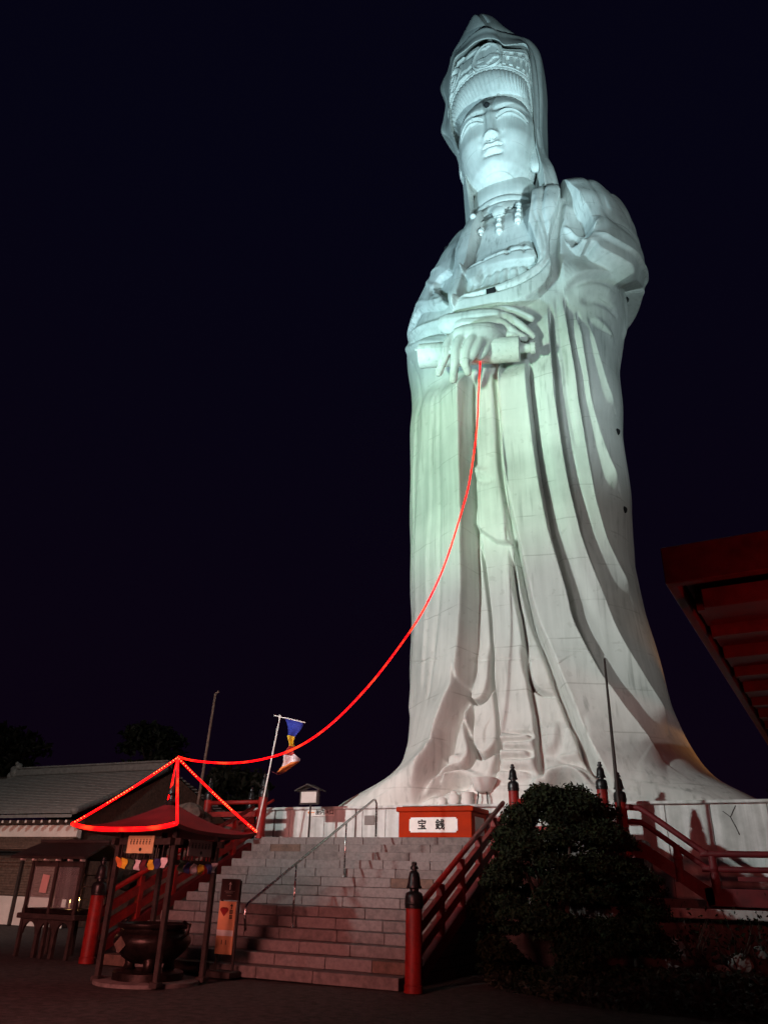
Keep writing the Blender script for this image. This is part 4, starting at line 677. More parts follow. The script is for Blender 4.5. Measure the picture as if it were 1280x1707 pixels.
# right railing, curving down to a lower level
def curve_pts(z_hi, z_lo, y=17.25):
    P = [(-2.80, y, z_hi), (-2.55, y, z_hi - 0.01), (-2.35, y, z_hi - 0.10)]
    P += [(-1.45, y, z_lo + 0.10), (-1.28, y, z_lo + 0.02), (-1.05, y, z_lo), (3.2, y, z_lo)]
    return [tuple(q) for q in catmull(P, 36)]
t = thing('curved_railing', (-2.8, 17.25, 1.5), 'dark red railing that curves down beside the white plinth at right', 'railing')
b = MB(); b.tube(curve_pts(3.07, 2.20), 0.060, 14); b.build('top_rail', M['dark_red'], t, True)
b = MB(); b.tube(curve_pts(2.80, 1.93), 0.055, 10); b.build('rail', M['dark_red'], t, True)
b = MB(); lo = np.array(curve_pts(2.42, 1.60)); lo2 = lo.copy(); lo2[:, 2] -= 0.30
b.slab(np.stack([lo, lo2]), 0.10); b.build('stringer', M['dark_red'], t)
for x, zt in ((-1.85, 2.38), (-1.22, 2.18), (1.2, 2.18)):
    b = MB(); b.lathe([(0.09, 0.0), (0.09, 0.36), (0.075, 0.38), (0.10, 0.44), (0.075, 0.50), (0.07, 0.66)], (x, 17.25, zt - 0.68), 16); b.build('baluster', M['dark_red'], t, True, 40)
b = MB(); b.box((0.98, 17.25, 1.77), (3.6, 0.10, 0.08)); b.build('lower_rail', M['dark_red'], t)
b = MB(); b.box((1.4, 17.0, 1.17), (7.1, 0.30, 0.16), bev=0.015); tag(b.build('concrete_ledge', M['plaster'], None), 'pale concrete ledge low at right below the curved railing', 'ledge')
b = MB(); b.box((1.2, 18.3, 0.7), (8.0, 1.6, 1.4)); tag(b.build('side_terrace', M['granite_b'], None), 'dark stone terrace under the curved railing at right', 'terrace')
# ------------------------------------------------------------------ offertory box
t = thing('offertory_box', (-7.29, 17.9, 2.52), 'vermilion offertory box with a white lettered plate at the stair head', 'offertory box')
x0, x1, y0, y1, z0, z1 = -8.22, -6.36, 17.92, 19.0, 2.525, 3.10
b = MB(); b.box(((x0 + x1)/2, (y0 + y1)/2, (z0 + z1)/2), (x1 - x0, y1 - y0, z1 - z0), bev=0.012); b.build('box_body', M['box_red'], t)
b = MB(); b.box(((x0 + x1)/2, (y0 + y1)/2, z1 + 0.055), (x1 - x0 + 0.12, y1 - y0 + 0.08, 0.11), bev=0.015); b.build('lid_frame', M['box_red'], t)
for i in range(9):
    b = MB(); b.tube([(x0 + 0.05, y0 + 0.12 + 0.105*i, z1 + 0.118), (x1 - 0.05, y0 + 0.12 + 0.105*i, z1 + 0.118)], 0.022, 8); b.build('grate_bar', M['dark_wood'], t, True)
px0, px1, pz0, pz1 = -7.93, -6.70, 2.64, 2.97; c = 0.035
P = [(px0 + c, pz0), (px1 - c, pz0), (px1 - c, pz0 + c), (px1, pz0 + c), (px1, pz1 - c), (px1 - c, pz1 - c), (px1 - c, pz1), (px0 + c, pz1), (px0 + c, pz1 - c), (px0, pz1 - c), (px0, pz0 + c), (px0 + c, pz0 + c)]
b = MB(); b.add([(x, y0 - 0.018, z) for x, z in P] + [(x, y0 - 0.001, z) for x, z in P], [tuple(range(12))] + [(i, i + 12, (i + 1) % 12 + 12, (i + 1) % 12) for i in range(12)]); plate = b.build('name_plate', M['white_paint'], t)
text_mesh('宝', 0.235, facing(-7.60, y0 - 0.022, 2.795), M['ink'], 'lettering', plate, 0.002, 0.0065)
text_mesh('銭', 0.235, facing(-7.14, y0 - 0.022, 2.795), M['ink'], 'lettering', plate, 0.002, 0.0065)
b = MB(); b.box((x1 + 0.008, 18.46, 2.80), (0.02, 0.62, 0.40), bev=0.006); b.build('side_panel', M['white_wall'], t)

# ------------------------------------------------------------------ steel handrail on the stairs
t = thing('steel_handrail', (-8.67, 12.5, 0), 'polished steel handrail running up the middle of the stairs', 'handrail')
P = [(-8.67, 12.56, 0.72), (-8.67, 12.50, 0.95), (-8.67, 12.50, 1.08), (-8.67, 12.56, 1.14), (-8.67, 17.42, 3.33), (-8.67, 17.52, 3.35), (-8.67, 17.60, 3.27), (-8.67, 17.61, 2.53)]
q = [Vector(p) for p in P]; b = MB(); b.tube(q, 0.024, 12); b.build('rail', M['steel'], t, True)
for y, zb in ((16.10, 14), (14.10, 14)):
    k = int((y - 12.7)/0.385) + 1; zt = 1.14 + (y - 12.56)*(2.19/4.86)
    b = MB(); b.tube([(-8.67, y, k*0.18), (-8.67, y, zt)], 0.019, 10); p = b.build('post', M['steel'], t, True)
    b = MB(); b.lathe([(0.045, 0), (0.045, 0.012), (0.02, 0.03)], (-8.67, y, k*0.18 + 0.006), 12); b.build('flange', M['steel'], p, True)

# ------------------------------------------------------------------ notice board, entrance sign, plaque
t = thing('roofed_notice_board', (-10.83, 18.1, 2.52), 'small roofed notice board on a post before the plinth', 'notice board')
b = MB(); b.tube([(-10.83, 18.1, 2.52), (-10.83, 18.1, 3.36)], 0.026, 10); b.build('post', M['dark_wood'], t, True)
b = MB(); b.box((-10.87, 18.1, 3.50), (0.56, 0.09, 0.34)); b.build('cabinet', M['dark_wood'], t)
b = MB(); b.box((-10.87, 18.05, 3.50), (0.46, 0.02, 0.27)); b.build('notice_sheet', M['white_wall'], t)
b = MB(); b.add([(-11.25, 17.93, 3.645), (-10.49, 17.93, 3.645), (-10.49, 18.27, 3.645), (-11.25, 18.27, 3.645), (-10.87, 17.93, 3.80), (-10.87, 18.27, 3.80), (-11.25, 17.93, 3.675), (-10.49, 17.93, 3.675), (-10.49, 18.27, 3.675), (-11.25, 18.27, 3.675), (-10.87, 17.93, 3.83), (-10.87, 18.27, 3.83)],
    [(0, 4, 5, 3), (4, 1, 2, 5), (6, 9, 11, 10), (10, 11, 8, 7), (0, 6, 10, 4), (4, 10, 7, 1), (3, 5, 11, 9), (5, 2, 8, 11), (0, 3, 9, 6), (1, 7, 8, 2)]); b.build('gable_roof', M['dark_wood'], t)
t = thing('entrance_sign', (-11.12, 19.15, 3.22), 'white sign with a red arrow and black characters on the plinth', 'sign')
b = MB(); b.box((-11.12, 19.155, 3.225), (0.84, 0.02, 0.19), bev=0.004); b.build('board', M['white_paint'], t)
b = MB(); b.box((-11.40, 19.142, 3.225), (0.17, 0.006, 0.018)); b.add([(-11.48, 19.140, 3.265), (-11.535, 19.140, 3.225), (-11.48, 19.140, 3.185), (-11.48, 19.146, 3.265), (-11.535, 19.146, 3.225), (-11.48, 19.146, 3.185)], [(0, 1, 2), (3, 5, 4), (0, 3, 4, 1), (1, 4, 5, 2), (0, 2, 5, 3)]); b.build('arrow', M['orange'], t)
text_mesh('胎内入口', 0.142, facing(-10.99, 19.142, 3.225), M['ink'], 'lettering', t, 0.001, 0.0035)
b = MB(); b.box((-9.635, 19.17, 3.02), (0.30, 0.03, 0.23), bev=0.006); tag(b.build('plaque', M['grey_board'], None), 'small dark square plaque on the white plinth', 'plaque')

# ------------------------------------------------------------------ poles and flag
b = MB(); b.tube([(-15.35, 19.0, 0), (-15.18, 19.0, 4.16), (-15.07, 19.0, 6.72)], [0.05, 0.045, 0.035], 10); b.tube([(-15.07, 19.0, 6.72), (-14.95, 19.0, 6.78)], 0.03, 8)
tag(b.build('bare_pole', M['wood'], None, True), 'tall bare pole standing left of the flagpole', 'pole')
b = MB(); b.tube([(-2.80, 16.9, 0), (-2.82, 16.9, 3.35), (-2.80, 16.9, 6.13)], [0.045, 0.04, 0.022], 10)
tag(b.build('thin_pole', M['dark_wood'], None, True), 'thin dark pole rising behind the bush against the robe', 'pole')
t = thing('flagpole', (-12.05, 17.5, 2.5), 'slim white flagpole leaning right at the stair head', 'flagpole')
b = MB(); b.tube([(-12.05, 17.5, 2.52), (-11.92, 17.5, 3.3), (-11.61, 17.5, 5.51)], 0.022, 10); b.build('pole', M['white_paint'], t, True)
b = MB(); b.tube([(-11.80, 17.5, 5.56), (-10.80, 17.5, 5.31)], 0.016, 8); b.lathe([(0.03, -0.05), (0.03, 0.05)], (-11.61, 17.5, 5.51), 10); b.build('crossbar', M['white_paint'], t, True)
t = thing('striped_flag', (-11.3, 17.5, 5.4), 'limp flag in blue, yellow, red, white and orange hanging from the crossbar', 'flag')
cl = [(-11.47, -10.86, 5.47, 5.32), (-11.38, -10.98, 5.24, 5.14), (-11.30, -11.10, 4.98, 4.92), (-11.24, -11.14, 4.80, 4.76), (-11.27, -11.06, 4.62, 4.60), (-11.32, -10.93, 4.42, 4.44), (-11.42, -10.92, 4.24, 4.36), (-11.52, -11.06, 4.12, 4.24), (-11.62, -11.40, 4.03, 4.08), (-11.70, -11.56, 4.10, 4.02)]
ctl = np.array(cl); ctl = np.stack([catmull(ctl, 55)[:, i] for i in range(4)], -1); V = np.linspace(0, 1, 9)[None, :]
FX = ctl[:, :1]*(1 - V) + ctl[:, 1:2]*V; FZ = ctl[:, 2:3]*(1 - V) + ctl[:, 3:4]*V; r_ = np.linspace(0, 1, 55)[:, None]
FY = 17.5 + 0.10*np.sin(V*7 + r_*9)*np.clip(r_*4, 0.1, 1) + 0.05*np.sin(r_*22)
FP = np.stack([FX, FY, FZ], -1)
for a, c, m in ((0, 12, 'blue'), (11, 21, 'yellow'), (20, 29, 'crimson'), (28, 38, 'cloth_white'), (37, 48, 'orange'), (47, 55, 'maroon')):
    b = MB(); b.slab(FP[a:c], 0.006); b.build('cloth_stripe', M[m], t, True)

# ------------------------------------------------------------------ incense shelter
CX, CY, EZ, EE = -9.72, 11.40, 2.28, 1.12
t = thing('incense_shelter', (CX, CY, 0), 'open four post incense shelter with a sweeping red hipped roof', 'shelter')
PX = ((-10.20, 10.78), (-8.92, 10.68), (-8.86, 11.72), (-10.18, 11.88))
for (x, y) in PX:
    b = MB(); b.box((x, y, 1.13), (0.085, 0.085, 2.26), bev=0.01); b.box((x, y, 0.04), (0.15, 0.15, 0.08), bev=0.01); b.build('post', M['dark_wood'], t)
n = 25; s = np.linspace(-1, 1, n)
def roof_z(a, c):
    m = np.maximum(np.abs(a), np.abs(c)); k = 1 - m; corner = np.minimum(np.abs(a), np.abs(c))
    return EZ - 0.09 + 0.52*k**1.5 + 0.09*(corner**3)*m
Aa, Cc = np.meshgrid(s, s); RP = np.stack([CX + Aa*EE, CY + Cc*EE, roof_z(Aa, Cc)], -1)
b = MB(); b.slab(RP, 0.055); roof = b.build('roof', M['dark_red'], t, True, 35)
b = MB(); b.lathe([(0.10, 0.0), (0.12, 0.05), (0.06, 0.10), (0.05, 0.16), (0.09, 0.20), (0.07, 0.28), (0.01, 0.36)], (CX, CY, 2.68), 16); b.build('roof_finial', M['black'], roof, True, 40)
for (p, q) in ((0, 1), (1, 2), (2, 3), (3, 0)):
    a, c = Vector((*PX[p], 2.05)), Vector((*PX[q], 2.05)); d = c - a; b = MB(); b.box((a + c)/2, (d.length + 0.3, 0.07, 0.10), rot=d.to_track_quat('X', 'Z').to_matrix()); b.build('tie_beam', M['dark_wood'], t)
    b = MB(); b.box((a + c)/2 + Vector((0, 0, -0.30)), (d.length, 0.05, 0.06), rot=d.to_track_quat('X', 'Z').to_matrix()); b.build('tie_beam', M['dark_wood'], t)
    for k in range(9):
        f = a + d*((k + 0.7)/9.4) + Vector((0, 0, -0.15)); b = MB(); b.box(f, (0.018, 0.018, 0.24)); b.build('grille_bar', M['dark_wood'], t)
b = MB(); b.tube([(CX, CY, 2.95), (CX, CY, 3.52)], 0.02, 8); b.build('mast', M['dark_wood'], t, True)
def board(x, y, z, w, h, rz, mat, label, marks):
    o = thing('hanging_board', (x, y, z), label, 'board', None); Rz = Matrix.Rotation(rz, 3, 'Z')
    bb = MB(); bb.box((x, y, z), (w, 0.025, h), rz=rz, bev=0.004); bb.build('panel', mat, o)
    for k in range(marks):
        ox = -w*0.36 + w*0.72*k/(marks - 1); bb = MB()
        for (sx, sz, ww, hh) in ((0, 0.0, 0.030, 0.008), (0, 0.030, 0.034, 0.007), (0.004, -0.010, 0.007, 0.085), (-0.012, -0.022, 0.006, 0.05)):
            bb.box(Vector((x, y, z)) + Rz @ Vector((ox + sx, -0.015, h*0.18 + sz)), (ww, 0.006, hh), rz=rz)
        bb.build('written_mark', M['ink'], o)
    bb = MB(); bb.lathe([(0.001, 0), (0.025, 0.0)], (0, 0, 0), 12, cap=False)
    bb = MB(); c0 = Vector((x, y, z)) + Rz @ Vector((0.02, -0.014, -h*0.28)); bb.tube([c0, c0 + Rz @ Vector((0, -0.006, 0))], 0.028, 12); bb.build('round_mark', M['ink'], o)
    return o
board(-9.62, 10.66, 2.00, 0.56, 0.27, 0.0, M['cream_board'], 'cream wooden board hung under the front left eave of the shelter', 7)
board(-8.82, 11.22, 1.97, 0.62, 0.25, R(90), M['grey_board'], 'grey board hung under the right eave of the incense shelter', 6)
def flags(P, Q, cols, label):
    o = thing('prayer_flag_string', P, label, 'flag string', 'prayer flag strings'); P, Q = Vector(P), Vector(Q); d = Q - P; nn = len(cols)
    b = MB(); b.tube([P + d*k/10 + Vector((0, 0, -0.05*math.sin(math.pi*k/10))) for k in range(11)], 0.004, 5); b.build('string', M['ink'], o)
    for k, c in enumerate(cols):
        f0 = (k + 0.12)/nn; w = 0.8/nn; rows = []
        sh = random.uniform(-0.06, 0.02); sw = random.uniform(-0.04, 0.04)
        for r in range(6):
            rows.append([P + d*(f0 + w*cx) + d.normalized()*(sh*r/5) + Vector((0, 0, -0.05*math.sin(math.pi*(f0 + w*cx)) - 0.15*r/5 - 0.015*cx)) + Vector((d.y, -d.x, 0)).normalized()*(0.02*math.sin(r*1.1 + cx*2 + k) + sw*r/5) for cx in (0, 0.25, 0.5, 0.75, 1)])
        b = MB(); b.slab(np.array([[tuple(v) for v in r] for r in rows]), 0.003); b.build('flag', M[c], o)
flags((-10.16, 10.70, 1.82), (-8.97, 10.62, 1.82), ['orange', 'yellow', 'green', 'cloth_white', 'maroon', 'yellow', 'navy', 'cloth_white'], 'string of coloured prayer flags across the front of the incense shelter')
flags((-8.82, 10.72, 1.78), (-8.78, 11.70, 1.78), ['green', 'navy', 'cloth_white', 'yellow', 'navy', 'cloth_white'], 'string of shadowed prayer flags on the right side of the incense shelter')
# incense burner
t = thing('incense_burner', (CX + 0.10, CY - 0.12, 0), 'big round bronze incense burner on a low base under the shelter', 'incense burner')
bc = (CX + 0.13, CY - 0.14, 0)
b = MB(); b.lathe([(0.84, -0.02), (0.84, 0.03), (0.82, 0.04)], bc, 48); b.build('ground_pad', M['granite_b'], t, True, 30)
BS = 0.9
b = MB(); b.lathe([(0.56, 0.035), (0.56, 0.14), (0.53, 0.16), (0.36, 0.16)], bc, 40); b.build('base', M['bronze'], t, True, 30)
b = MB(); b.lathe([(r_*BS, z_*0.96) for r_, z_ in ((0.20, 0.26), (0.34, 0.28), (0.50, 0.36), (0.63, 0.48), (0.69, 0.58), (0.68, 0.66), (0.61, 0.73), (0.56, 0.755), (0.55, 0.78), (0.64, 0.80), (0.66, 0.83), (0.66, 0.865), (0.60, 0.87), (0.55, 0.83), (0.52, 0.70), (0.1, 0.66))], bc, 56); bowl = b.build('bowl', M['bronze'], t, True, 45)
b = MB(); b.lathe([(0.47, 0.75), (0.30, 0.77), (0.01, 0.79)], bc, 32, cap=False); b.build('ash', M['rock_pale'], bowl, True)
for k in range(3):
    a = R(-90 + 120*k + 40); c = Vector((bc[0] + 0.36*math.cos(a), bc[1] + 0.36*math.sin(a), 0)); b = MB(); b.tube([c + Vector((0, 0, 0.16)), c + Vector((0, 0, 0.24)), c + Vector((-0.03*math.cos(a), -0.03*math.sin(a), 0.42))], [0.10, 0.085, 0.14], 12); b.build('leg', M['bronze'], t, True)
for sx in (-1, 1):
    b = MB(); c = Vector((bc[0] + sx*0.595, bc[1], 0.74)); b.tube([c + Vector((0, 0, -0.1)), c + Vector((sx*0.10, 0, -0.03)), c + Vector((sx*0.11, 0, 0.08)), c + Vector((0, 0, 0.13))], 0.03, 10); b.build('handle', M['bronze'], bowl, True)
b = MB(); b.box((bc[0] - 0.12, bc[1] - 0.617, 0.54), (0.17, 0.02, 0.17), rot=Matrix.Rotation(R(45), 3, 'Y')); b.build('paper_tag', M['wood'], bowl)

# ------------------------------------------------------------------ way sign at the stair foot
t = thing('way_sign', (-9.0, 12.5, 0), 'standing way sign, dark arrow panel above an orange panel, at the stair foot', 'sign')
for x in (-9.20, -8.84): b = MB(); b.box((x, 12.52, 0.75), (0.035, 0.035, 1.50)); b.build('leg', M['dark_wood'], t)
b = MB(); b.box((-9.02, 12.50, 0.05), (0.52, 0.34, 0.10), bev=0.012); b.build('base', M['dark_wood'], t)
b = MB(); b.box((-9.02, 12.48, 1.355), (0.40, 0.03, 0.34), bev=0.004); top = b.build('upper_panel', M['brown_board'], t)
b = MB(); b.box((-9.02, 12.462, 1.40), (0.014, 0.006, 0.10)); b.add([(-9.055, 12.460, 1.43), (-9.02, 12.460, 1.475), (-8.985, 12.460, 1.43), (-9.02, 12.460, 1.45)], [(0, 3, 1), (1, 3, 2)]); b.build('arrow', M['white_wall'], top)
for z, w in ((1.325, 0.22), (1.30, 0.16), (1.255, 0.09)): b = MB(); b.box((-9.02, 12.462, z), (w, 0.006, 0.012)); b.build('written_line', M['grey_board'], top)
b = MB(); b.box((-9.035, 12.475, 0.755), (0.36, 0.025, 0.82), bev=0.004); low = b.build('lower_panel', M['orange_board'], t)
hp = [(0.0, -0.075)] + [(0.055*math.sin(a)*1.0 + 0.035, 0.03 + 0.04*math.cos(a)) for a in np.linspace(2.0, -1.2, 9)] + [(-0.055*math.sin(a) - 0.035, 0.03 + 0.04*math.cos(a)) for a in np.linspace(-1.2, 2.0, 9)]
b = MB(); b.add([(-9.09 + x, 12.458, 1.00 + z) for x, z in hp], [tuple(range(len(hp)))[::-1]]); b.build('heart_mark', M['heart'], low)
b = MB(); b.box((-8.94, 12.459, 1.075), (0.016, 0.004, 0.06)); b.add([(-8.975, 12.457, 1.09), (-8.94, 12.457, 1.13), (-8.905, 12.457, 1.09)], [(0, 2, 1)]); b.build('arrow', M['ink'], low)
for z in (1.00, 0.92):
    b = MB()
    for (ox, oz, w, h) in ((0, 0.025, 0.06, 0.010), (0, 0, 0.055, 0.008), (0, -0.024, 0.062, 0.010), (-0.026, 0, 0.009, 0.05), (0.026, 0, 0.009, 0.05), (0, 0, 0.009, 0.05)): b.box((-8.94 + ox, 12.459, z + oz), (w, 0.004, h))
    b.build('written_mark', M['ink'], low)
b = MB(); b.box((-9.035, 12.460, 0.67), (0.35, 0.004, 0.09)); b.build('white_band', M['white_paint'], low)
for x in (-9.08, -8.99): b = MB(); b.box((x, 12.459, 0.53), (0.014, 0.004, 0.07)); b.build('written_mark', M['brown_board'], low)

# ------------------------------------------------------------------ rope light from the scroll to the shelter
def rope_mat():
    m = bpy.data.materials.new('red_rope_light'); m.use_nodes = True; nt = m.node_tree; L = nt.links; b = nt.nodes['Principled BSDF']
    geo = nt.nodes.new('ShaderNodeNewGeometry'); nz = nt.nodes.new('ShaderNodeTexNoise'); nz.inputs['Scale'].default_value = 2.6; nz.inputs['Detail'].default_value = 3; L.new(geo.outputs['Position'], nz.inputs['Vector'])
    r = nt.nodes.new('ShaderNodeValToRGB'); r.color_ramp.elements[0].position = 0.50; r.color_ramp.elements[1].position = 0.72; r.color_ramp.elements[0].color = (1, 0.001, 0.002, 1); r.color_ramp.elements[1].color = (1, 0.028, 0.006, 1); L.new(nz.outputs['Fac'], r.inputs['Fac'])
    b.inputs['Base Color'].default_value = (0.3, 0.01, 0.01, 1); b.inputs['Roughness'].default_value = 0.4; L.new(r.outputs['Color'], b.inputs['Emission Color']); b.inputs['Emission Strength'].default_value = 4.5
    return m
M['rope'] = rope_mat(); M['led'] = material('led_bead', (0.6, 0.1, 0.05), rough=0.3, var=0, bump=0, emit=(1, 0.16, 0.04), estr=7.0)
RP_ = [(-6.20, 19.40, 17.10), (-6.26, 19.26, 15.66), (-6.32, 19.13, 14.24), (-6.47, 18.79, 12.39), (-6.61, 18.46, 11.27), (-6.87, 17.88, 9.58), (-7.08, 17.39, 8.48), (-7.34, 16.81, 7.43), (-7.74, 15.9, 6.13), (-8.02, 15.26, 5.34), (-8.28, 14.68, 4.71), (-8.52, 14.12, 4.23), (-8.75, 13.59, 3.9), (-8.98, 13.08, 3.69), (-9.19, 12.59, 3.56), (-9.40, 12.12, 3.50), (-9.61, 11.66, 3.49), (-9.72, 11.40, 3.52)]
b = MB(); b.tube(catmull(RP_, 140), np.linspace(0.024, 0.018, 140), 8); tag(b.build('rope_light', M['rope'], None, True), 'long glowing red rope light hanging from the scroll to the shelter', 'rope light')
APEX = Vector((CX, CY, 3.50)); cz = EZ + 0.03
cor = {'left': Vector((CX - EE, CY - EE, cz)), 'front': Vector((CX + EE, CY - EE, cz)), 'right': Vector((CX + EE, CY + EE, cz)), 'back': Vector((CX - EE, CY + EE, cz))}
def led_string(P, label, r=0.020, beads=True):
    o = thing('led_string', P[0], label, 'rope light', 'red rope lights on the shelter'); Q = catmull([tuple(p) for p in P], 30)
    b = MB(); b.tube(Q, r, 8); b.build('tube', M['rope'], o, True)
    if beads:
        b = MB(); L = sum((Vector(Q[i + 1]) - Vector(Q[i])).length for i in range(29)); nb = int(L/0.05); QQ = catmull(Q, nb)
        for k in range(nb):
            if math.sin(k*0.37) > -0.2: ball(b, Vector(QQ[k]) + Vector((0.006, -0.014, 0.004)), 0.010, 6)
        tag(b.build('led_bead', M['led'], o), kind='stuff')
def sagged(a, c, s): return [a + (c - a)*k/8 + Vector((0, 0, -s*4*(k/8)*(1 - k/8))) for k in range(9)]
led_string(sagged(APEX, cor['left'], 0.03), 'red rope light from the mast to the left roof corner')
led_string(sagged(APEX, cor['front'], 0.02), 'red rope light from the mast straight down to the near roof corner', beads=False)
led_string(sagged(APEX, cor['right'], 0.03), 'red rope light from the mast to the right roof corner by the stairs')
led_string(sagged(APEX, cor['back'], 0.04)[:7], 'red rope light from the mast to the hidden rear roof corner')
ev = [Vector((CX + a*EE*1.01, CY - EE*1.01, float(roof_z(np.array(a), np.array(-1.0))) + 0.02)) for a in np.linspace(-1, 1, 13)]
led_string(ev, 'thick red rope light along the near left eave of the shelter', 0.032, False)
# ------------------------------------------------------------------ offering pots on the plinth edge
def pot(x, y, prof, label, mat='white_paint', name='flower_pot', group='white pots at the statue foot'):
    b = MB(); b.lathe(prof, (x, y, 3.371), 20); return tag(b.build(name, M[mat], None, True, 40), label, 'pot', group)
t = thing('flower_urn', (-6.55, 19.45, 3.371), 'wide mouthed white urn on a stand among pots at the statue foot', 'urn')
b = MB(); b.lathe([(0.16, 0.30), (0.22, 0.34), (0.33, 0.56), (0.36, 0.64), (0.34, 0.65), (0.30, 0.58), (0.1, 0.40)], (-6.55, 19.45, 3.371), 28); b.build('bowl', M['white_paint'], t, True, 40)
for k in range(4):
    a = R(45 + 90*k); b = MB(); b.tube([(-6.55 + 0.20*math.cos(a), 19.45 + 0.20*math.sin(a), 3.372), (-6.55 + 0.15*math.cos(a), 19.45 + 0.15*math.sin(a), 3.70)], 0.018, 8); b.build('leg', M['black'], t, True)
pot(-6.98, 19.40, [(0.14, 0), (0.17, 0.06), (0.15, 0.24), (0.18, 0.30), (0.16, 0.31)], 'short white rimmed pot just left of the urn')
pot(-7.36, 19.42, [(0.12, 0), (0.17, 0.10), (0.15, 0.22), (0.08, 0.30), (0.09, 0.33)], 'rounded white pot between the small end jar and the rimmed pot')
pot(-7.70, 19.45, [(0.12, 0), (0.14, 0.08), (0.11, 0.18), (0.05, 0.22)], 'small white jar at the left end of the pots')
pot(-6.85, 19.75, [(0.16, 0), (0.26, 0.16), (0.24, 0.40), (0.12, 0.55), (0.03, 0.58)], 'pale dome shaped covered jar behind the rimmed pot')
# ------------------------------------------------------------------ left building
t = thing('temple_office', (-26, 20, 0), 'low temple building with grey tiled roof and shutters at far left', 'building')
X0, X1, YE, YR, ZE, ZR = -32.0, -20.7, 19.5, 25.0, 3.32, 5.45
u = np.linspace(0, 1, 40); prof = []
for k in range(26):
    f = k/26; g2 = (k + 1)/26
    prof += [(YE + (YR - YE)*f, ZE + (ZR - ZE)*f**1.12 + 0.035), (YE + (YR - YE)*g2, ZE + (ZR - ZE)*g2**1.12)]
b = MB(); V = []
for (y, z) in prof: V.append([(X0 + (y - YE)/(YR - YE)*1.6, y, z), (X1 - (y - YE)*0.16, y, z)])
b.grid(V); V2 = [[(X0 - 0.0, 2*YR - y, z), (X1 - (y - YE)*0.16, 2*YR - y, z)] for (y, z) in prof]; b.grid([r[::-1] for r in V2])
b.add([(X0, YE, ZE), (X1, YE, ZE), (X1, YE, ZE - 0.10), (X0, YE, ZE - 0.10)], [(0, 3, 2, 1)])
roof = b.build('roof', M['tile'], t)
b = MB(); b.box(((X0 + X1)/2 + 0.35, YR, ZR + 0.13), (X1 - X0 - 2.6, 0.34, 0.30), bev=0.04); b.box(((X0 + X1)/2 + 0.35, YR, ZR + 0.31), (X1 - X0 - 2.6, 0.44, 0.07), bev=0.03); b.build('ridge', M['tile'], roof)
b = MB()
for (dx, dz, r) in ((0, 0.15, 0.26), (-0.18, 0.30, 0.15), (0.10, 0.40, 0.17), (-0.30, 0.02, 0.16), (-0.05, 0.55, 0.09)): ball(b, Vector((X0 + 1.55 + dx, YR, ZR + dz)), r, 12)
b.build('ridge_ornament', M['tile'], roof, True)
b = MB(); b.tube([(X1 + 0.02 - (y - YE)*0.16, y, z + 0.05) for y, z in prof[::2]], 0.11, 8); b.build('verge', M['tile'], roof, True)
for i in range(30):
    b = MB(); x = X0 + 0.4 + i*0.37; b.box((x, 19.85, 3.10), (0.09, 0.75, 0.10)); b.build('rafter', M['wood'], t)
    if i == 0: pass
    b = MB(); b.box((x, 19.474, 3.10), (0.085, 0.008, 0.07)); b.build('rafter_tip', M['white_wall'], t)
b = MB(); b.box(((X0 + X1)/2, 20.25, 2.83), (X1 - X0 - 0.6, 0.2, 0.42)); b.build('upper_wall', M['white_wall'], t)
b = MB(); b.box(((X0 + X1)/2, 20.35, 1.32), (X1 - X0 - 0.6, 0.2, 2.62)); b.build('wall', M['dark_wood'], t)
for k in range(9):
    f = k/8; b = MB(); b.box(((X0 + X1)/2, 20.15 - 1.25*f, 2.62 - 0.40*f), (X1 - X0 - 0.4, 0.17, 0.03), rot=Matrix.Rotation(R(-20), 3, 'X')); b.build('awning_board', M['wood'], t)
b = MB(); b.box(((X0 + X1)/2, 20.245, 0.42), (X1 - X0 - 0.6, 0.02, 0.84)); b.build('lower_wall', M['white_wall'], t)
for j in range(5):
    xa = X1 - 0.5 - 2.05*(j + 1); sh = tag(thing('shutter', (xa, 20.2, 0), None, None)); sh.parent = t; sh.location = (0, 0, 0)
    b = MB(); nz = 61; P = [[(xa + 0.06, 20.215 - 0.022*abs(math.sin(k*math.pi/4)), 0.86 + 1.22*k/(nz - 1)), (xa + 1.98, 20.215 - 0.022*abs(math.sin(k*math.pi/4)), 0.86 + 1.22*k/(nz - 1))] for k in range(nz)]
    bpy.data.objects.remove(sh, do_unlink=True); b.grid(P); b.build('shutter', M['wood'], t)
    b = MB(); b.box((xa + 2.02, 20.19, 1.25), (0.10, 0.10, 2.5)); b.build('pillar', M['dark_wood'], t)
b = MB(); gx = X1 - 0.45; Q = [(gx, 20.3, 0), (gx, 29.7, 0), (gx, 29.7, 3.2), (gx - 0.3, 25.0, 5.3), (gx, 20.3, 3.2)]; b.add(Q + [(x - 0.15, y, z) for x, y, z in Q], [(0, 1, 2, 3, 4), (9, 8, 7, 6, 5)] + [(i, i + 5, (i + 1) % 5 + 5, (i + 1) % 5) for i in range(5)]); b.build('gable_wall', M['wood'], t)
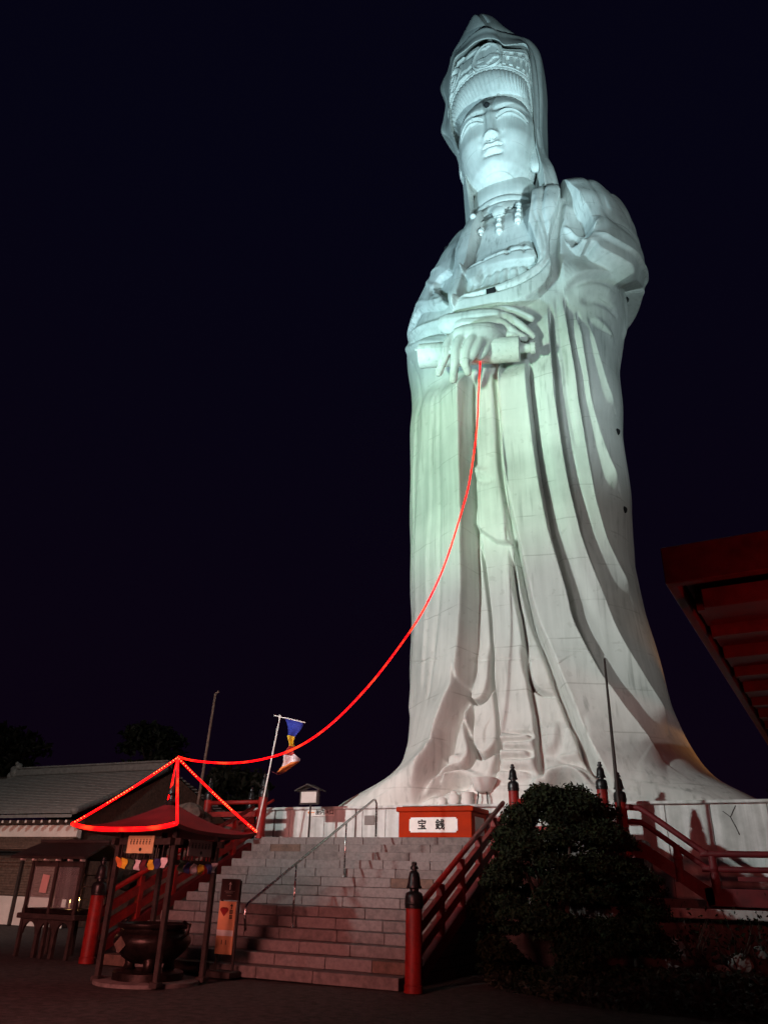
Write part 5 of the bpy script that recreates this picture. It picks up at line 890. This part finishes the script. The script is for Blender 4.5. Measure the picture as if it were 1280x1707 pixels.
# ------------------------------------------------------------------ candle stand (small roofed hut)
t = thing('candle_stand', (-13.75, 13.2, 0), 'small dark roofed candle stand with glazed sides at lower left', 'candle stand')
kx0, kx1, ky0, ky1 = -14.45, -13.05, 12.85, 13.65
for x in (kx0, -13.75, kx1):
    for y in (ky0, ky1):
        b = MB(); b.box((x, y, 0.93), (0.07, 0.07, 1.86)); b.build('post', M['dark_wood'], t)
b = MB(); b.box((-13.75, 13.25, 0.74), (1.62, 0.98, 0.10), bev=0.01); b.build('shelf', M['dark_wood'], t)
b = MB(); b.box((-13.75, 13.25, 0.84), (1.5, 0.86, 0.08)); b.build('tray', M['bronze'], t)
for i in range(3):                                   # arched bays under the shelf
    xa = kx0 + 0.035 + i*0.47; w = 0.43; b = MB(); P = []
    for k in range(13):
        a = math.pi*k/12; P.append([(xa + w/2 - math.cos(a)*w*0.42, ky0, 0.42 + math.sin(a)*0.22), (xa + w/2 - math.cos(a)*w*0.5, ky0, 0.70)])
    b.slab(P, 0.05); b.build('arch', M['dark_wood'], t)
for x in (kx0 + 0.48, kx0 + 0.95): b = MB(); b.box((x, ky0 + 0.02, 0.35), (0.08, 0.08, 0.70)); b.build('leg', M['dark_wood'], t)
b = MB(); b.slab(np.array([[(-14.86, 12.55, 1.83), (-12.72, 12.55, 1.83)], [(-14.78, 13.25, 2.13), (-12.80, 13.25, 2.13)], [(-14.86, 13.95, 1.83), (-12.72, 13.95, 1.83)]]), 0.05); roof = b.build('roof', M['dark_wood'], t)
b = MB(); b.box((-13.79, 13.25, 2.17), (2.0, 0.14, 0.07), bev=0.02); b.build('ridge', M['dark_wood'], roof)
for i in range(6):
    b = MB(); b.box((-14.55 + i*0.34, 12.62, 1.80), (0.05, 0.10, 0.06)); b.build('rafter', M['white_wall'], roof)
b = MB(); b.box((-13.75, 12.86, 1.72), (1.5, 0.05, 0.10)); b.build('lintel', M['dark_wood'], t)
for i in range(2):
    b = MB(); b.box((-14.10 + i*0.70, ky0 + 0.005, 1.28), (0.62, 0.008, 0.76)); b.build('glass_pane', M['glass'], t)
    for z in (1.05, 1.30, 1.52): b = MB(); b.box((-14.10 + i*0.70, 13.62, z), (0.62, 0.02, 0.02)); b.build('glazing_bar', M['dark_wood'], t)
b = MB(); b.box((-13.98, 12.80, 1.34), (0.20, 0.012, 0.34), rot=Matrix.Rotation(R(5), 3, 'Y')); tag(b.build('pinned_notice', M['pink_paper'], None), 'pale paper notice pinned on the candle stand', 'notice')
for i, (x, z) in enumerate(((-13.42, 0.0), (-13.34, 0.03), (-13.58, -0.02))):  # glowing candles added in place of a warm reflection behind the glass
    o = thing('candle', (x, 13.2, 0.88), ('middle one of the three added glowing candles in the stand', 'rightmost added glowing candle in the candle stand', 'leftmost added glowing candle in the candle stand')[i], 'candle', 'added glowing candles')
    b = MB(); b.lathe([(0.018, 0), (0.018, 0.12 + z)], (x, 13.2, 0.885), 10); b.build('wax', M['white_paint'], o, True)
    b = MB(); b.lathe([(0.003, 0), (0.011, 0.02), (0.008, 0.04), (0.001, 0.07)], (x, 13.2, 1.01 + z), 8); b.build('flame', material('candle_flame', (1, 0.6, 0.2), rough=0.5, var=0, bump=0, emit=(1, 0.55, 0.18), estr=60.0), o, True)
# ------------------------------------------------------------------ hall roof corner at the right
t = thing('hall_roof', (-0.74, 9.6, 0), 'dark red layered eaves of a hall jutting in at the right edge', 'roof')
rz = R(-4); Rm = Matrix.Rotation(rz, 3, 'Z'); O = Vector((-0.74, 9.6, 5.02))
def hb(name, c, s, mat, bev=0.0): 
    b = MB(); b.box(O + Rm @ Vector(c), s, rz=rz, bev=bev); return b.build(name, mat, t)
hb('fascia', (5.0, 0.08, 0.24), (10.0, 0.16, 0.50), M['dark_red'], 0.01)
hb('side_fascia', (0.06, 8.0, 0.15), (0.12, 15.7, 0.32), M['dark_red'], 0.01)
hb('roof_deck', (5.0, 8.1, 0.44), (9.98, 15.8, 0.10), M['dark_red'])
hb('eave_board', (5.05, 8.1, 0.26), (9.7, 15.6, 0.04), M['dark_red'])
for i in range(11):
    hb('soffit_board', (5.12, 1.75 + 1.3*i, 0.12 + 0.03*(i % 2)), (9.9, 1.02, 0.10), M['dark_red'], 0.008)
    hb('rafter', (5.15, 1.12 + 1.3*i, 0.05), (9.9, 0.14, 0.24), M['dark_red'])
hb('eave_beam', (5.2, 0.62, -0.10), (9.7, 0.30, 0.26), M['dark_red'], 0.01)
hb('hall_wall', (7.0, 9.0, -2.7), (4.0, 13.0, 5.5), M['dark_wood'])
# ------------------------------------------------------------------ rocks beside the stairs
def rock(c, s, mat, label, group='garden rocks'):
    n, m = 14, 10; a = np.linspace(0, 2*math.pi, n, endpoint=False); e = np.linspace(-1.5, 1.5, m); P = []
    ph = rng.uniform(0, 6, 6)
    for el in e:
        row = []
        for az in a:
            r = 1 + 0.16*math.sin(2*az + ph[0]) + 0.12*math.sin(3*az + 2*el + ph[1]) + 0.10*math.sin(5*az - 3*el + ph[2]) + 0.06*math.sin(9*az + 4*el + ph[3])
            row.append((c[0] + s[0]*r*math.cos(el)*math.cos(az), c[1] + s[1]*r*math.cos(el)*math.sin(az), c[2] + s[2]*(math.sin(el)*(0.9 + 0.1*r))))
        P.append(row)
    b = MB(); b.grid(P, wrap=True); return tag(b.build('garden_rock', mat, None, False), label, 'rock', group)
for k in range(26):
    x = random.uniform(-14.9, -12.8); y = random.uniform(16.2, 17.6); f = max(0.0, 1 - ((x + 13.7)/1.7)**2); z = (0.5 + 2.55*f)*random.uniform(0.72, 1.05)
    rock((x, y, z), (random.uniform(0.22, 0.5), random.uniform(0.2, 0.4), random.uniform(0.18, 0.36)), M['rock'], 'rough brown rock in the heap left of the stairs', 'heaped rocks left of the stairs')
for k, (x, y, z, s) in enumerate(((-0.95, 16.2, 0.45, 0.17), (-0.60, 16.3, 0.62, 0.12), (-1.25, 16.0, 0.32, 0.12))):
    rock((x, y, z), (s, s, s*0.9), M['rock_pale'], ('largest pale stone below the ledge at lower right', 'small pale stone just under the ledge at lower right', 'low pale stone nearest the bush at lower right')[k], 'pale stones at lower right')
b = MB(); n = 24; xs = np.linspace(-1, 1, n); Xm, Ym = np.meshgrid(xs, xs); hh = np.clip(1 - (Xm**2 + Ym**2), 0, 1)
b.grid(np.stack([-13.75 + Xm*1.3, 17.0 + Ym*1.5, -0.1 + 2.9*hh**0.6 + 0.12*np.sin(Xm*9)*np.cos(Ym*7)], -1)); tag(b.build('earth_bank', M['rock'], None, True), kind='structure')
b = MB(); b.grid(np.stack([-1.6 + Xm*3.6, 15.2 + Ym*2.4, -0.1 + 0.3*hh**0.8 + 0.03*np.sin(Xm*12)*np.cos(Ym*9)], -1)); tag(b.build('planted_bank', material('dark_soil', (0.022, 0.017, 0.014), rough=1.0, var=0.3, scale=6, bump=0.8, bscale=30), None, True), kind='structure')
# ------------------------------------------------------------------ foliage
def leaves(pts, nrm, size, name, mat, parent, jitter=0.8):
    n = len(pts); d = nrm + rng.normal(size=(n, 3))*jitter; d /= np.linalg.norm(d, axis=1, keepdims=True); a = np.cross(d, rng.normal(size=(n, 3))); a /= np.linalg.norm(a, axis=1, keepdims=True); c = np.cross(d, a)
    s = size*rng.uniform(0.6, 1.4, (n, 1)); q = np.stack([pts - a*s, pts + c*s*0.45 + d*s*0.12, pts + a*s, pts - c*s*0.45 + d*s*0.12], 1)
    b = MB(); b.v = [tuple(p) for p in q.reshape(-1, 3)]; b.f = [(4*i, 4*i + 1, 4*i + 2, 4*i + 3) for i in range(n)]
    return b.build(name, mat, parent)
def clump_points(centers, radii, n):
    w = np.array([r[0]*r[1] for r in radii]); idx = rng.choice(len(centers), n, p=w/w.sum()); d = rng.normal(size=(n, 3)); d /= np.linalg.norm(d, axis=1, keepdims=True); d[:, 2] = np.abs(d[:, 2])*0.9 + d[:, 2]*0.1
    rr = rng.uniform(0.55, 1.06, (n, 1)); C_ = np.array(centers)[idx]; R_ = np.array(radii)[idx]; return C_ + d*R_*rr, d
t = thing('clipped_bush', (-3.9, 15.6, 0), 'big dense dark evergreen bush clipped in rounded tiers right of the stairs', 'bush')
cs, rs = [], []
def tier(cx, cy, z, rx, ry, h, n):
    cs.append((cx, cy, z)); rs.append((rx, ry, h))
    for k in range(n):
        a = 2*math.pi*k/n + random.random()*0.5; rr = random.uniform(0.45, 0.9); cs.append((cx + rx*rr*math.cos(a), cy + ry*rr*math.sin(a), z + random.uniform(-0.05, 0.3)*h)); rs.append((rx*0.38, ry*0.38, h*0.6))
for k in range(190):
    h = random.random()**0.75*3.25; rad = float(np.interp(h, [0, 1.0, 1.9, 2.6, 3.0, 3.3], [1.75, 1.75, 1.52, 1.14, 0.78, 0.25])); a = random.uniform(0, 6.283); q = rad*random.uniform(0.72, 0.96); s_ = random.uniform(0.22, 0.46)
    cs.append((-3.62 - 0.06*h + q*math.cos(a), 15.45 + 0.12*h + 0.78*q*math.sin(a), h - 0.15)); rs.append((s_, s_*0.9, s_*random.uniform(0.6, 0.95)))
P, D = clump_points(cs, rs, 80000); keep = (P[:, 0] > -5.42) & (P[:, 2] > 0); leaves(P[keep], D[keep], 0.042, 'foliage', M['leaf'], t)
for k in range(7):
    a = random.uniform(0, 6.28); b = MB(); b.tube([(-3.8, 15.5, 0), (-3.8 + 0.3*math.cos(a), 15.5 + 0.3*math.sin(a), 1.0), (-3.8 + 0.8*math.cos(a), 15.5 + 0.7*math.sin(a), 2.2)], [0.07, 0.05, 0.02], 8); b.build('stem', M['bark'], t, True)
gp = np.stack([rng.uniform(-5.1, 2.2, 9000), rng.uniform(12.9, 17.0, 9000), np.zeros(9000)], 1); gx, gy = (gp[:, 0] + 1.6)/3.6, (gp[:, 1] - 15.2)/2.4
gp[:, 2] = np.maximum(0, -0.1 + 0.3*np.clip(1 - gx**2 - gy**2, 0, 1)**0.8) + rng.uniform(0.0, 0.16, 9000); gk = (gx**2 + gy**2) < 0.97
tag(leaves(gp[gk], np.tile([0, 0, 1.0], (int(gk.sum()), 1)), 0.06, 'ground_cover', M['leaf_dark'], None, 0.7), 'low dark leafy ground cover under the bush', 'ground cover', kind='stuff')
def tree(name, c, h, r, n, label, size=0.28, lean=0):
    t = thing(name, c, label, 'tree', 'dark trees behind the temple'); c = Vector(c)
    b = MB(); b.tube([c, c + Vector((0.1*lean, 0, h*0.4)), c + Vector((0.3*lean, 0.1, h*0.9))], [0.28, 0.2, 0.05], 10); tr = b.build('trunk', M['bark'], t, True)
    cs, rs = [], []
    for k in range(26):
        f = random.uniform(0.25, 1.0); a = random.uniform(0, 6.28); q = r*random.uniform(0.3, 0.85)*(1.15 - f*0.75); p = c + Vector((q*math.cos(a), q*math.sin(a), h*f)); cs.append(tuple(p)); rs.append((r*0.36,)*2 + (r*0.26,))
        if k % 3 == 0: b = MB(); b.tube([c + Vector((0, 0, h*f*0.8)), p], [0.08, 0.02], 6); b.build('limb', M['bark'], tr, True)
    P, D = clump_points(cs, rs, n); leaves(P, D, size, 'crown', M['leaf_dark'], t, 1.2)
tree('dark_tree', (-49, 39, 0), 11.0, 4.6, 5000, 'tall dark tree behind the left end of the tiled roof')
tree('dark_tree', (-55, 40, 0), 10.0, 4.6, 4000, 'dark tree at the left picture edge behind the tiled roof')
tree('dark_tree', (-36, 39.5, 0), 9.9, 4.0, 5000, 'dark tree behind the roof just left of the bare pole')
tree('dark_tree', (-30, 41, 0), 7.5, 3.4, 3000, 'low dark tree right of the bare pole behind the rock heap')
tree('dark_tree', (3.0, 37, 0), 13.0, 3.6, 5000, 'faint dark tree between the statue and the hall eaves')
# low plants and twigs at lower right
for i, (x, y, h) in enumerate(((-1.0, 16.1, 0.95), (-0.35, 16.2, 0.9), (-1.6, 15.9, 0.8), (0.1, 16.1, 0.7))):
    t = thing('leafless_shrub', (x, y, 0.3), ('tall twiggy shrub in front of the ledge beside the largest pale stone', 'twiggy shrub before the ledge near the right edge', 'twiggy shrub between the bush and the ledge', 'twiggy shrub at the lower right picture edge')[i], 'shrub', 'twiggy shrubs')
    for k in range(9):
        a = random.uniform(0, 6.28); l = random.uniform(0.5, 1.0)*h; p = Vector((x, y, 0.35)); q = p + Vector((0.25*math.cos(a), 0.2*math.sin(a), l*0.6)); b = MB(); b.tube([p, q, q + Vector((0.15*math.cos(a + 1), 0.1, l*0.4))], [0.014, 0.009, 0.004], 5); b.build('twig', M['bark'], t, True)
    P = np.array([x, y, 0.45 + h*0.4]) + rng.normal(size=(160, 3))*np.array([0.28, 0.2, 0.25]); leaves(P, rng.normal(size=(160, 3)), 0.045, 'foliage', M['leaf'], t)
